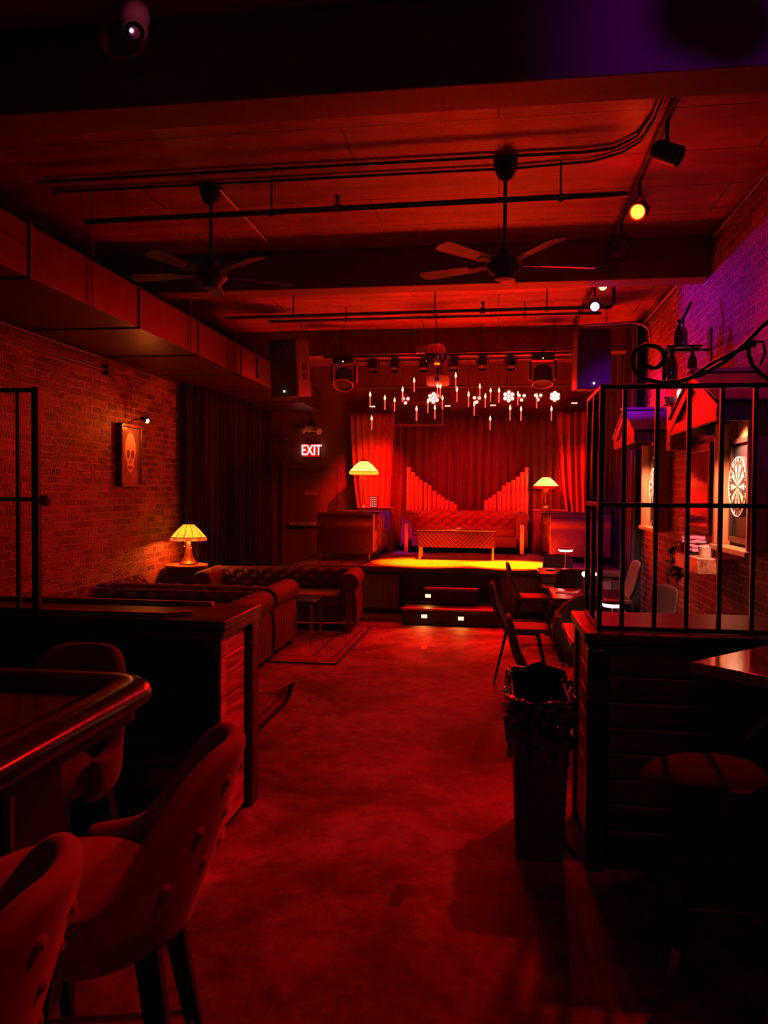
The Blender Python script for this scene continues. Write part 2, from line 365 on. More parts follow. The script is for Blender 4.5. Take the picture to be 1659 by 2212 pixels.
# ------------------------------------------------------------------ text meshes
def text_verts(txt, size, extr=.0):
    cu = bpy.data.curves.new('t', 'FONT'); cu.body = txt; cu.size = size; cu.align_x = 'CENTER'; cu.align_y = 'CENTER'; cu.extrude = extr; cu.resolution_u = 3
    o = bpy.data.objects.new('t', cu); COL.objects.link(o)
    dg = bpy.context.evaluated_depsgraph_get(); me = bpy.data.meshes.new_from_object(o.evaluated_get(dg))
    r = ([tuple(v.co) for v in me.vertices], [tuple(p.vertices) for p in me.polygons])
    bpy.data.objects.remove(o); bpy.data.curves.remove(cu); bpy.data.meshes.remove(me)
    return r
FRONT = Matrix.Rotation(pi / 2, 4, 'X')          # text lying in XY -> standing, facing -Y
FACE_L = Matrix(((0, 0, -1, 0), (-1, 0, 0, 0), (0, 1, 0, 0), (0, 0, 0, 1)))  # facing -X (read from the room)

# exit sign
t = thing('exit_sign', 'red illuminated EXIT sign on the back wall above the door', 'exit sign', (-3.42, YB - .05, 2.40))
MB().box(-.155, 0, -.125, .155, .05, .135).build('housing', mat('exit_housing', (.25, .03, .03), .4), t, bevel=.008)
MB().box(-.145, -.006, -.115, .145, 0, .115).build('face', emit('exit_face_red', (1, .004, .004), .55, base=(.3, .02, .02)), t)
v, f = text_verts('EXIT', .235, .004)
v = [(p[0] * .80, p[1] * 1.18, p[2]) for p in v]
lm = MB().add(v, f, Matrix.Translation((0, -.011, 0)) @ FRONT)
v2 = [(p[0] + .004, p[1], p[2]) for p in v]; lm.add(v2, f, Matrix.Translation((0, -.0112, 0)) @ FRONT)
lm.build('letters', emit('exit_letters_glow', (1, .30, .24), 5), t, smooth=0)
t = thing('emergency_light', 'white emergency light unit with two lamp heads on the wall above the EXIT sign', 'emergency light', (-3.42, YB - .06, 2.80))
MB().box(-.13, -.02, -.05, .13, .06, .05).build('housing', M_['white'], t, bevel=.015)
for s in (-1, 1):
    MB().tube([(s * .12, -.03, -.02), (s * .17, -.09, -.06)], [.035, .06], 14).build('lamp_head', M_['white'], t)
MB().tube([(0, .03, .05), (0, .04, .2), (-.04, .05, .3), (-.14, .055, .34)], .012).build('cable_conduit', M_['pipe'], t)
t = tag(MB().box(-4.02, 14.0, 2.59, -3.86, 14.27, 2.62).box(-4.02, 14.25, 2.55, -3.86, 14.3, 2.62).build('wall_ledge', M_['door'], None, bevel=.004), 'small dark wall ledge between black curtain and exit door', 'ledge')

# ------------------------------------------------------------------ curtains
def curtain(mb, p0, p1, z0, z1, amp, pitch, gather=None, thick=0, seed=0, nz=14, n_per=8, flare=.25):
    """wavy hanging sheet from p0 to p1 (xy); gather(k) gives the sideways pull at height fraction k"""
    rnd = random.Random(seed); L = sqrt((p1[0] - p0[0]) ** 2 + (p1[1] - p0[1]) ** 2); d = ((p1[0] - p0[0]) / L, (p1[1] - p0[1]) / L); nrm = (-d[1], d[0])
    nf = max(3, int(L / pitch)); nu = nf * n_per
    phs = [rnd.uniform(-.9, .9) for _ in range(nf + 2)]; am = [rnd.uniform(.5, 1.25) for _ in range(nf + 2)]
    def fn(u, k):
        q = u * nf; i = int(q); fr = q - i
        a = am[i] * (1 - fr) + am[i + 1] * fr; p = phs[i] * (1 - fr) + phs[i + 1] * fr
        w = amp * a * sin(2 * pi * q + p) * (1 + flare * (1 - k)) + amp * .3 * sin(4.3 * pi * q + p * 2 + k * 1.2)
        s = u * L
        if gather: s = gather(u, k) * L
        s += .012 * sin(9 * k + i * 1.7) * (1 - k)
        return (p0[0] + d[0] * s + nrm[0] * w, p0[1] + d[1] * s + nrm[1] * w, z0 + (z1 - z0) * k)
    return mb.grid(fn, nu, nz)
c = MB(); curtain(c, (-4.08, 9.93), (-4.05, 13.75), .02, 3.06, .045, .17, seed=3)
tag(c.build('curtain', M_['velvet_black'], None, smooth=80, solid=.006), 'long black velvet curtain hanging beside the brick wall behind the lamp table', 'curtain')
c = MB(); curtain(c, (1.755, 10.35), (1.755, 14.0), .02, 3.86, .05, .19, seed=5)
tag(c.build('curtain', M_['velvet_black'], None, smooth=80, solid=.006), 'tall black velvet wing curtain beside the purple-lit brick wall', 'curtain')
# ------------------------------------------------------------------ upholstery
def roll_profile(h, roll, zin, zout, outer):
    """cross-section (a outward, b up, kind): inner face, roll over the top, outer face"""
    pts = []
    for i in range(16): pts.append((0, zin + (h - roll - zin) * i / 16, 'in'))
    cx, cz = roll, h - roll
    for i in range(31):
        q = pi - (pi * 1.30) * i / 30
        pts.append((cx + roll * cos(q), cz + roll * sin(q), 'in' if i < 10 else 'out'))
    lx, lz = pts[-1][0], pts[-1][1]
    for i in range(1, 11):
        k = i / 10; pts.append((lx + (outer - lx) * min(1, k * 3), lz + (zout - lz) * k, 'out'))
    return pts
def upholster(mb, prof, L, place, inner='tuft', outer='pleat', step=.018, pt=.19, ps=.16, amp=.024, pamp=.010, ppitch=.09, btn=None, cap=True):
    """sweep a profile along length L; place(a,b,t) -> xyz"""
    n = len(prof); s = [0]
    for i in range(1, n): s.append(s[-1] + sqrt((prof[i][0] - prof[i - 1][0]) ** 2 + (prof[i][1] - prof[i - 1][1]) ** 2))
    nrm = []
    for i in range(n):
        a, b = prof[max(0, i - 1)], prof[min(n - 1, i + 1)]
        dx, dz = b[0] - a[0], b[1] - a[1]; l = sqrt(dx * dx + dz * dz) or 1; nrm.append((-dz / l, dx / l))
    m = max(8, int(L / step)); nt_ = max(1, round(L / pt)); ptt = L / nt_; npl = max(1, round(L / ppitch))
    vs = []
    for j in range(m + 1):
        t = L * j / m
        for i in range(n):
            u, v = t / ptt, s[i] / ps
            if prof[i][2] == 'in': d = amp * 1.6 * (abs(sin(pi * (u + v)) * sin(pi * (u - v))) ** .42 - .55) if inner == 'tuft' else 0
            else: d = pamp * abs(sin(pi * npl * t / L)) if outer == 'pleat' else 0
            if j in (0, m): d = 0
            vs.append(place(prof[i][0] + nrm[i][0] * d, prof[i][1] + nrm[i][1] * d, t))
    fs = []
    for j in range(m):
        for i in range(n):
            i2 = (i + 1) % n; a, b = j * n, (j + 1) * n
            fs.append((a + i, a + i2, b + i2, b + i))
    if cap: fs.append(tuple(range(n))); fs.append(tuple(m * n + i for i in range(n - 1, -1, -1)))
    mb.add(vs, fs)
    if btn is not None and inner == 'tuft':
        rows = int(max(s[i] for i in range(n) if prof[i][2] == 'in') / ps * 2) + 1
        for r in range(1, rows + 1):
            v = r / 2; k = min(range(n), key=lambda q: abs(s[q] - v * ps))
            if prof[k][2] != 'in': continue
            for c in range(0, 2 * nt_ + 1):
                u = c / 2
                if (c + r) % 2 or not (.3 < u < nt_ - .3): continue
                btn.ball(place(prof[k][0], prof[k][1], u * ptt), .013, 8, 6)
def make_sofa(name, label, L=2.1, D=.92, H=.70, m=None, leg=None, arm_h=None, nseat=2, group=None, long_leg=True, cat='sofa', seat_z=.43, out='pleat'):
    """chesterfield facing -Y, centred on x, front at y = 0"""
    m = m or M_['sofa']; leg = leg or M_['bronze']; t = thing(name, label, cat, group=group)
    roll = .105; aw = .235; arm_h = arm_h or H
    prof = roll_profile(H, roll, .25, .10, .19); btn = MB()
    b = MB(); upholster(b, prof, L - 2 * aw + .10, lambda a, z, q: (-(L / 2 - aw + .05) + q, D - .24 + a - .06 * (1 - min(1, max(0, (z - .25) / (H - .25)))), z), btn=btn, outer=out)
    bk = b.build('backrest', m, t, smooth=60)
    btn.build('tuft_buttons', m, bk)
    profa = roll_profile(arm_h, roll, .25, .10, .19)
    for sg in (-1, 1):
        a = MB(); upholster(a, profa, D - .02, lambda aa, z, q, sg=sg: (sg * (L / 2 - aw + aa), q, z), pt=.2, amp=.016, outer=out)
        ao = a.build('arm', m, t, smooth=60)
        fp = MB()   # scroll-shaped front facing of the arm
        pr = [(sg * (L / 2 - aw + .012 + p[0] * .90), -.012, .02 + p[1] * .965) for p in profa]
        fp.ext(pr, (0, .02, 0)); fp.build('arm_facing', m, ao, smooth=30)
        if long_leg:
            MB().box(sg * (L / 2 - .135) - .035, -.03, 0, sg * (L / 2 - .135) + .035, -.008, arm_h - .2).build('leg', leg, t, bevel=.004)
        else:
            MB().lathe([(.018, 0), (.03, .03), (.024, .06), (.034, .1)], 14, (sg * (L / 2 - .09), .06, 0)).build('leg', leg, t)
        MB().lathe([(.018, 0), (.03, .03), (.024, .06), (.034, .1)], 14, (sg * (L / 2 - .12), D - .12, 0)).build('leg', leg, t)
    x = L / 2 - aw
    MB().box(-x - .02, .012, .11, x + .02, D - .08, .29).build('base_rail', m, t, bevel=.012)
    for i in range(nseat):
        x0 = -x + 2 * x * i / nseat; x1 = -x + 2 * x * (i + 1) / nseat
        MB().box(x0 + .004, -.005, .285, x1 - .004, D - .22, seat_z).build('seat_cushion', m, t, bevel=.045, seg=4)
    return t
# sofa facing the half wall, back to back with the one behind it
soA = make_sofa('chesterfield_sofa', 'brown tufted chesterfield sofa on its own rug directly behind the planked half wall', L=1.95, D=.86)
soA.location = (-3.03, 6.36, 0)
soB = copy_tree(soA); soB.location = (-3.03, 8.13, .012); soB.rotation_euler = (0, 0, pi)
soB['label'] = 'brown chesterfield sofa back to back with another, facing the low table and the stage'
soC = make_sofa('chesterfield_sofa', 'brown tufted chesterfield sofa in front of the stage, seen from its front', L=2.0, D=.86, H=.68)
soC.location = (-2.56, 8.89, .012); soC.rotation_euler = (0, 0, .09)
for s in (soA, soB, soC): s['group'] = 'sofas of the floor lounge'

# lounge rugs
def rug(name, label, x0, y0, x1, y1, z, mm, curl=None, th=.012):
    cx, cy, w, d = (x0 + x1) / 2, (y0 + y1) / 2, x1 - x0, y1 - y0
    def fn(u, v, zz):
        x, y = (u - .5) * w, (v - .5) * d; h = zz
        if curl:
            q = sqrt(((u - curl[0]) * w) ** 2 + ((v - curl[1]) * d) ** 2)
            if q < .26: h += .10 * (1 - q / .26) ** 1.6
        return (x, y, h)
    mb = MB(); mb.grid(lambda u, v: fn(u, v, th), 40, 40); mb.grid(lambda u, v: fn(u, v, .001), 40, 40)
    o = mb.build(name, mm, None, smooth=30)
    bm = bmesh.new(); bm.from_mesh(o.data)
    ed = [e for e in bm.edges if e.is_boundary]; bmesh.ops.bridge_loops(bm, edges=ed); bm.to_mesh(o.data); bm.free()
    o.location = (cx, cy, z); return tag(o, label, 'rug')
rA = rug('patterned_rug', 'dark red patterned rug with curled corner beside the half wall', -3.9, 4.75, -1.60, 6.14, 0, rug_mat('lounge_rug_weave', 2.3, 1.39, (.30, .10, .09), (.22, .09, .08), (.50, .32, .26)), curl=(1, 1))
rB = rug('patterned_rug', 'red Persian rug under the low table between the facing sofas', -3.9, 7.29, -1.49, 9.40, 0, rug_mat('lounge_rug_weave_b', 2.41, 2.11, (.34, .12, .11), (.26, .10, .09), (.58, .38, .32)))
# low table with metal legs
t = thing('coffee_table', 'low dark coffee table with slim metal legs between two chesterfield sofas', 'coffee table', (-2.55, 8.52, 0))
MB().box(-.6, -.27, .42, .6, .27, .46).build('top', M_['woodgloss'], t, bevel=.006)
for sx in (-1, 1):
    for sy in (-1, 1):
        MB().box(sx * .57 - .014, sy * .24 - .014, .012, sx * .57 + .014, sy * .24 + .014, .42).build('leg', M_['steel'], t)
t = thing('votive_glass', 'small red votive glass standing on the low lounge table', 'candle holder', (-2.72, 8.40, .46))
MB().lathe([(.036, 0), (.042, .012), (.045, .10), (.040, .10), (.036, .015), (0, .012)], 20).build('cup', M_['glass_red'], t)
MB().cyl((0, 0, .013), (0, 0, .04), .028, n=14).build('candle_stub', M_['paper'], t)
n = MB(); n.grid(lambda u, v: ((u - .5) * .16 + .02 * v, (v - .5) * .12, .003 + .018 * max(0, v - .6) ** 1.5), 6, 6)
o = n.build('paper_napkin', M_['paper'], None, solid=.0015); o.location = (-2.44, 8.36, .461); tag(o, 'folded white paper napkin lying on the low lounge table', 'napkin')

# lamp table in the corner and its stained glass lamp
def lamp_table(name, label, loc, r, h, mcloth, mtop=None, square=False):
    t = thing(name, label, 'side table', loc)
    n = 24
    if square:
        hw, hd = square
        def pt(q):
            c, s_ = cos(q), sin(q); k = 1 / max(abs(c), abs(s_)); return (c * k * hw, s_ * k * hd)
        nu = 120
    else: nu = 96
    def fn(u, v):
        q = 2 * pi * u
        x, y = pt(q) if square else (r * cos(q), r * sin(q))
        k = 1 - v; w = 1 + (.05 + .10 * k) * (.5 + .5 * sin(q * 14 + 1.3 * sin(q * 3))) * min(1, k * 3) + .05 * k
        return (x * w, y * w, .006 + (h - .006) * v)
    MB().grid(fn, nu, 14, cu=True).build('tablecloth', mcloth, t, smooth=70)
    tp = MB()
    if square: tp.box(-square[0] * 1.02, -square[1] * 1.02, h - .01, square[0] * 1.02, square[1] * 1.02, h + .012)
    else: tp.lathe([(0, h - .012), (r * 1.01, h - .012), (r * 1.02, h), (r * 1.01, h + .010), (0, h + .012)], 40)
    tp.build('top', mtop or mcloth, t, bevel=.003)
    MB().cyl((0, 0, .02), (0, 0, h - .02), .04).build('pedestal', M_['black'], t)
    return t
lamp_table('round_table', 'round table with pale wood top and black skirt in the brick corner', (-3.89, 9.50, 0), .265, .70, M_['cloth_black'], M_['woodpale'])
GL = {}
def shade_mat(name, c, s, c2):
    m, nt, b = base_mat(name); L = nt.links.new
    tc = N(nt, 'ShaderNodeTexCoord'); no = N(nt, 'ShaderNodeTexNoise', Scale=14, Detail=4); L(tc.outputs['Object'], no.inputs['Vector'])
    cr = N(nt, 'ShaderNodeValToRGB'); cr.color_ramp.elements[0].position = .32; cr.color_ramp.elements[0].color = rgba(c2); cr.color_ramp.elements[1].position = .6; cr.color_ramp.elements[1].color = rgba(c)
    L(no.outputs['Fac'], cr.inputs['Fac']); L(cr.outputs['Color'], b.inputs['Emission Color']); b.inputs['Emission Strength'].default_value = s
    b.inputs['Base Color'].default_value = rgba(c); b.inputs['Roughness'].default_value = .3
    return m
GL['yellow'] = shade_mat('lit_amber_glass_panels', (1, .36, .018), 2.2, (.95, .25, .01))
GL['band'] = shade_mat('lit_amber_glass_band', (1, .22, .02), 1.2, (.5, .03, .006))
GL['hot'] = shade_mat('lit_cream_glass_panels', (1, .22, .05), 7.0, (1, .16, .02))
GL['hotband'] = shade_mat('lit_cream_glass_band', (1, .16, .008), 4, (1, .12, .005))
M_['lead'] = mat('dark_lead_came', (.05, .035, .03), .5, metal=.5)
def stained_lamp(name, label, loc, r, hs, hb, hot=False, pole=False, pulls=True, foot=.0, dark_band=False):
    """leaded glass lamp: flared base of height hb, panelled cone shade of radius r and height hs"""
    t = thing(name, label, 'table lamp', loc)
    if pole: pr = [(.065, 0), (.07, .012), (.05, .03), (.02, .06), (.016, hb), (.014, hb + hs * .9)]
    else: pr = [(.115, 0), (.12, .012), (.115, .022), (.10, .03), (.075, .06), (.05, .12), (.036, .2), (.030, hb * .8), (.026, hb), (.012, hb + .02), (.010, hb + hs * .9)]
    if foot: pr = [(foot, 0), (foot, .012), (foot * .7, .05), (foot * .35, .08), (.055, .12), (.05, hb * .7), (.045, hb), (.012, hb + .02), (.010, hb + hs * .9)]
    MB().lathe(pr, 28).build('stem', M_['bronze'], t, smooth=50)
    n = 12; sh = MB()
    band = hs * .20
    sh.lathe([(r, hb + band), (r * .62, hb + band + (hs - band) * .56), (r * .26, hb + hs * .96)], n, ph=.13)
    sh.f = [f for f in sh.f if len(f) == 4]
    so = sh.build('shade', GL['hot' if hot else 'yellow'], t, smooth=0, solid=.004)
    bd = MB(); bd.lathe([(r * 1.0, hb + band), (r * 1.02, hb + band * .5), (r * .99, hb)], n * 2, ph=.13); bd.f = [f for f in bd.f if len(f) == 4]
    bd.build('band', M_['glass_red'] if dark_band else GL['hotband' if hot else 'band'], so, smooth=0, solid=.004)
    ld = MB()
    for k in range(n):
        q = 2 * pi * k / n + .13
        ld.tube([(r * cos(q), r * sin(q), hb + band), (r * .62 * cos(q), r * .62 * sin(q), hb + band + (hs - band) * .56), (r * .26 * cos(q), r * .26 * sin(q), hb + hs * .96)], .0042 if not hot else .0025, 5)
    for rr, z in ((r * 1.005, hb + band), (r * .27, hb + hs * .95)):
        ld.tube([(rr * cos(2 * pi * k / 24 + .13), rr * sin(2 * pi * k / 24 + .13), z) for k in range(24)], .005, 5, closed=True)
    if not hot:
        for k in range(n * 3):
            q = 2 * pi * k / (n * 3) + .13
            ld.tube([(r * cos(q), r * sin(q), hb + band), (r * .99 * cos(q + .09), r * .99 * sin(q + .09), hb + .002)], .003, 4)
    ld.build('leading', M_['lead'], so)
    MB().lathe([(r * .27, hb + hs * .95), (r * .2, hb + hs * 1.02), (.02, hb + hs * 1.05), (.008, hb + hs * 1.12), (0, hb + hs * 1.14)], 16).build('cap', M_['bronze'], so)
    if pulls:
        for s_ in (-1, 1):
            MB().tube([(s_ * .03, -.02, hb + .05), (s_ * .045, -.03, hb - .07 - .02 * (s_ > 0))], .0018, 5).ball((s_ * .045, -.03, hb - .075 - .02 * (s_ > 0)), .009).build('pull_chain', M_['steel'], t)
    return t
LT = (-3.85, 9.46, .712)
stained_lamp('stained_glass_lamp', 'amber stained glass table lamp on the round table in the brick corner', LT, .222, .215, .305)

# skull picture with its clip light
t = thing('framed_painting', 'tall framed painting of a pale skull on the brick wall', 'painting', (XL, 8.49, 2.04))
hw, hh = .26, .355
fr = MB()
for (y0, z0, y1, z1) in ((-hw, hh - .035, hw, hh), (-hw, -hh, hw, -hh + .035), (-hw, -hh, -hw + .03, hh), (hw - .03, -hh, hw, hh)):
    fr.box(.005, y0, z0, .075, y1, z1)
fr.build('frame', wood('picture_frame_wood', (.20, .08, .05), (.07, .025, .02), .3, 2), t, bevel=.008)
MB().box(.004, -hw + .02, -hh + .02, .045, hw - .02, hh - .02).build('canvas', mat('painted_canvas', (.34, .17, .14), .6, scale=5, var=.55), t)
def disc_on(mb, cy, cz, ry, rz, x, n=28, sq=1.0):
    mb.ext([(x, cy + ry * cos(2 * pi * k / n) * (1 - .18 * max(0, -sin(2 * pi * k / n)) * sq), cz + rz * sin(2 * pi * k / n)) for k in range(n)], (.002, 0, 0))
sk = MB(); disc_on(sk, .0, .06, .135, .20, .046)
disc_on(sk, 0, -.12, .085, .075, .0462)
sk.build('skull_figure', mat('painted_bone', (.82, .62, .36), .6, scale=7, var=.25), t, smooth=0)
ey = MB()
for s_ in (-1, 1): disc_on(ey, s_ * .055, .015, .036, .05, .049)
ey.ext([(.049, -.02, -.085), (.049, .02, -.085), (.049, 0, -.01)], (.002, 0, 0))
disc_on(ey, 0, -.135, .06, .016, .049)
ey.build('skull_hollows', mat('painted_shadow', (.20, .07, .05), .6), t, smooth=0)
MB().box(.046, -.21, .285, .049, -.08, .315).build('paper_label', M_['paper'], t)
t = thing('picture_light', 'small clip-on picture light with glowing bulb above the skull painting', 'picture light', (XL, 8.46, 2.40))
MB().tube([(.03, .0, .0), (.10, .02, .05), (.20, .03, .055)], .006).build('arm', M_['black'], t)
MB().tube([(.17, .03, .065), (.25, .035, .045)], [.02, .035], 14).build('lamp_head', M_['black'], t)
MB().ball((.245, .035, .033), .024).build('bulb', emit('picture_bulb', (1, .80, .55), 9), t)
# ------------------------------------------------------------------ stage
ZS = .63
sg = thing('stage', 'raised black stage platform along the back of the room', 'stage', (0, 10.45, 0))
MB().box(-2.85, .03, .0, 1.63, 3.84, ZS - .004).build('platform', M_['stageblack'], sg, bevel=.006)
MB().box(-2.86, 0, ZS - .06, 1.63, .04, ZS).build('nosing', mat('stage_nosing', (.10, .05, .045), .45), sg, bevel=.006)
def mesh_panel(x0, x1, z0, z1, y):
    mb = MB(); px, pz = .040, .020; r = .0026
    w, h = x1 - x0, z1 - z0; k = pz / px * 1.0
    for sgn in (1, -1):
        c = -h / k if sgn > 0 else 0
        while c < w + (0 if sgn > 0 else h / k):
            a = []
            for zz in (0, h):
                xx = c + zz / k if sgn > 0 else c - zz / k
                a.append((xx, zz))
            (xa, za), (xb, zb) = a
            # clip to 0..w
            def cl(xc):
                return za + (zb - za) * (xc - xa) / (xb - xa)
            pts = []
            lo, hi = (a[0], a[1]) if xa < xb else (a[1], a[0])
            if hi[0] > 0 and lo[0] < w:
                p = lo if lo[0] >= 0 else (0, cl(0)); q = hi if hi[0] <= w else (w, cl(w))
                if abs(p[0] - q[0]) > .004: mb.tube([(x0 + p[0], y, z0 + p[1]), (x0 + q[0], y, z0 + q[1])], r, 4)
            c += px
    return mb
frm = mat('mesh_frame_paint', (.05, .035, .033), .5)
for x0, x1 in ((-2.75, -2.1), (-2.0, -1.30), (.06, .72), (.80, 1.46)):
    p = mesh_panel(x0, x1, .09, .53, -.012).build('mesh_panel', mat('expanded_metal', (.55, .35, .33), .5), sg, smooth=0)
    MB().box(x0 - .02, -.02, .07, x1 + .02, 0.02, .09).box(x0 - .02, -.02, .53, x1 + .02, .02, .55).box(x0 - .02, -.02, .09, x0, .02, .53).box(x1, -.02, .09, x1 + .02, .02, .53).build('mesh_frame', frm, p)
# steps
MSTEP = mat('black_step_paint', (.05, .035, .035), .5); MNOSE = mat('aluminium_nosing', (.75, .5, .48), .35, metal=.6)
MGLOW = emit('step_light_glow', (1, .34, .10), 8)
st = thing('stage_steps', 'two black steps with metal nosings and step lights leading to the stage', 'steps', (-.56, 9.68, 0))
MB().box(-.60, 0, 0, .62, .755, .20).build('lower_step', MSTEP, st, bevel=.005)
MB().box(-.35, .40, .20, .32, .755, .41).build('upper_step', MSTEP, st, bevel=.005)
MB().box(-.61, -.012, .185, .63, .05, .21).build('lower_nosing', MNOSE, st, bevel=.004)
MB().box(-.36, .388, .395, .33, .44, .42).build('upper_nosing', MNOSE, st, bevel=.004)
for x, y, z in ((-.32, 0, .115), (.13, 0, .10), (-.31, .40, .315)):
    sl = MB().box(x - .042, y - .012, z - .032, x + .042, y + .0, z + .036).build('step_light', M_['black'], st, bevel=.003)
    MB().box(x - .034, y - .015, z - .022, x + .034, y - .011, z + .020).build('light_lens', MGLOW, sl)

# stage rugs
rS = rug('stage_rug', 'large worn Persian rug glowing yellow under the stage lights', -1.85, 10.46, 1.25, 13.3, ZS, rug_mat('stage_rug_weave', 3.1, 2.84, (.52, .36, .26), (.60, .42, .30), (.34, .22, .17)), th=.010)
rS2 = rug('stage_rug', 'dim red rug lying under the armchairs beside the exit door', -2.80, 10.50, -1.86, 12.6, ZS, rug_mat('stage_rug_weave_b', .94, 2.1, (.42, .20, .17), (.36, .18, .15), (.55, .36, .30)), th=.010)
# stage sofa (behind the chevron table)
soS = make_sofa('stage_sofa', 'rust red tufted chesterfield sofa at the middle of the stage', L=2.16, D=.86, H=.69, m=M_['stagesofa'], leg=M_['gold'], nseat=2)
soS.location = (-.545, 12.98, ZS + .01); 
# chevron front console table
t = thing('console_table', 'mirrored chevron front coffee table with gold legs before the stage sofa', 'coffee table', (-.60, 11.66, ZS + .01))
hw = .565
MB().box(-hw, 0, .19, hw, .42, .44).build('cabinet', mat('dark_mirror_lacquer', (.022, .008, .010), .3, spec=.35, scale=2), t, bevel=.003)
MB().box(-hw - .012, -.014, .44, hw + .012, .434, .458).build('top', M_['tile'], t, bevel=.003)
gr = MB()
for sgn in (-1, 1):
    k = 0
    while k * .062 < hw + .25:
        c = k * .062 + .03; k += 1
        x0, z0, x1, z1 = c - .25, .19, c, .44     # mirrored diagonals meeting at the middle
        if x0 < 0: z0 = .19 + (0 - x0); x0 = 0
        if x1 > hw: z1 = .44 - (x1 - hw); x1 = hw
        if x1 - x0 < .02: continue
        gr.obox((sgn * (x0 + x1) / 2, -.003, (z0 + z1) / 2), (sqrt((x1 - x0) ** 2 + (z1 - z0) ** 2), .008, .006), (0, -sgn * pi / 4, 0))
gr.build('chevron_strips', M_['bronze'], t, smooth=0)
for sx in (-1, 1):
    for y in (.03, .39):
        MB().box(sx * (hw - .025) - .014, y - .014, 0, sx * (hw - .025) + .014, y + .014, .19).build('leg', M_['gold'], t)
tag(MB().lathe([(.05, 0), (.055, .008), (.03, .02), (0, .022)], 18, (-.56, 11.82, ZS + .468)).build('small_dish', M_['white'], None), 'small pale dish on top of the chevron front table', 'dish')
# armchairs
def armchair(label, loc, rz):
    t = make_sofa('club_armchair', label, L=.86, D=.84, H=.70, m=M_['armchair'], leg=M_['wooddark'], nseat=1, long_leg=False, cat='armchair', out='flat')
    nl = MB()
    for sgn in (-1, 1):
        for k in range(22): nl.ball((sgn * (.86 / 2 - .045), -.018, .12 + .022 * k), .006, 6, 4)
        # flat outer panels
    nl.build('nailhead_trim', M_['gold'], t)
    t.location = loc; t.rotation_euler = (0, 0, rz); return t
a0 = armchair('dark club armchair with nailhead trim on the stage beside the exit door', (-1.79, 11.62, ZS + .01), pi / 2)
a1 = dup(a0, (-1.77, 12.60, ZS + .01), pi / 2 - .05, 'dark club armchair with purple light on its seat, beside the tall stage lamp')
a2 = dup(a0, (.77, 11.85, ZS + .01), -pi / 2, 'dark club armchair on the stage in front of the small lamp')
a3 = dup(a0, (.72, 12.84, ZS + .01), -pi / 2, 'dark club armchair half hidden between stage sofa and draped lamp table')
for a in (a0, a1, a2, a3): a['group'] = 'armchairs on the stage'
# side tables and lamps on stage
lamp_table('draped_table', 'draped side table under the tall stage lamp', (-2.08, 13.46, ZS), .3, .73, M_['cloth_red'], square=(.28, .25))
lamp_table('draped_table', 'draped side table under the short stage lamp', (.88, 13.62, ZS), .3, .72, M_['cloth_red'], square=(.27, .25))
stained_lamp('stage_lamp', 'tall thin-stemmed stage lamp with glowing cream shade near the exit door', (-2.29, 13.42, ZS + .742), .25, .235, .575, hot=True, pole=True)
stained_lamp('stage_lamp', 'short stage lamp with glowing cone shade and dark red rim beside the stage sofa', (.81, 13.58, ZS + .732), .215, .20, .36, hot=True, pulls=False, foot=.10, dark_band=True)
t = thing('lantern_cube', 'square lantern with rows of small pinhole lights on the draped side table', 'lantern', (-2.10, 13.36, ZS + .742))
MB().box(-.065, -.065, 0, .065, .065, .21).build('case', mat('lantern_case', (.25, .10, .09), .5), t, bevel=.004)
h = MB()
for i in range(4):
    for j in range(5): h.ball((-.045 + .03 * i, -.067, .03 + .036 * j), .0085, 8, 6, (1, .4, 1))
h.build('pinholes', emit('pinhole_glow', (1, .35, .28), 1.6, False), t)
# backdrop, swags
c = MB(); curtain(c, (-2.0, 14.08), (1.60, 14.08), ZS + .01, 3.0, .05, .155, seed=9, nz=10)
tag(c.build('backdrop_curtain', M_['backdrop'], None, smooth=80, solid=.005), 'dark crimson velvet backdrop curtain across the back of the stage', 'curtain')
def swag(x_in, x_out, tie, seed, label, zt=3.05, y=13.93):
    """drape whose hem is pulled outward towards the side (tie > 0: the outer edge moves by tie)"""
    def g(u, k): return u * (1 - .42 * (1 - k) ** 1.3) + tie * (1 - k) ** 1.6
    c = MB(); curtain(c, (x_in, y), (x_out, y), ZS + .015, zt, .055, .115, gather=g, seed=seed, nz=22)
    return tag(c.build('stage_drape', M_['velvet_red'], None, smooth=80, solid=.005), label, 'curtain')
swag(-2.62, -1.83, .30, 4, 'bright red velvet drape hanging behind the tall stage lamp')
swag(1.00, 1.62, .36, 8, 'bright red velvet drape sweeping down behind the short stage lamp')
# organ pipes
def rank(label, pipes, y):
    x0 = min(p[0] for p in pipes); x1 = max(p[0] for p in pipes)
    t = thing('organ_pipe_rank', label, 'organ pipes', ((x0 + x1) / 2, y, ZS)); cx = (x0 + x1) / 2
    MB().box(x0 - cx - .05, -.05, 0, x1 - cx + .05, .05, .30).build('wind_chest', M_['wooddark'], t, bevel=.005)
    for x, z in pipes:
        MB().lathe([(.02, .30), (.040, .40), (.041, z - ZS - .005), (.041, z - ZS), (.034, z - ZS), (.034, z - ZS - .1), (0, z - ZS - .1)], 16, (x - cx, 0, 0)).build('organ_pipe', M_['organ'], t)
    return t
M_['organ'] = mat('red_enamelled_pipe', (.75, .30, .28), .4, metal=.2, scale=10)
rank('rank of twelve organ pipes stepping down away from the tall stage lamp', PIPES_L, 13.92)
rank('rank of ten organ pipes stepping up towards the short stage lamp', PIPES_R, 13.92)
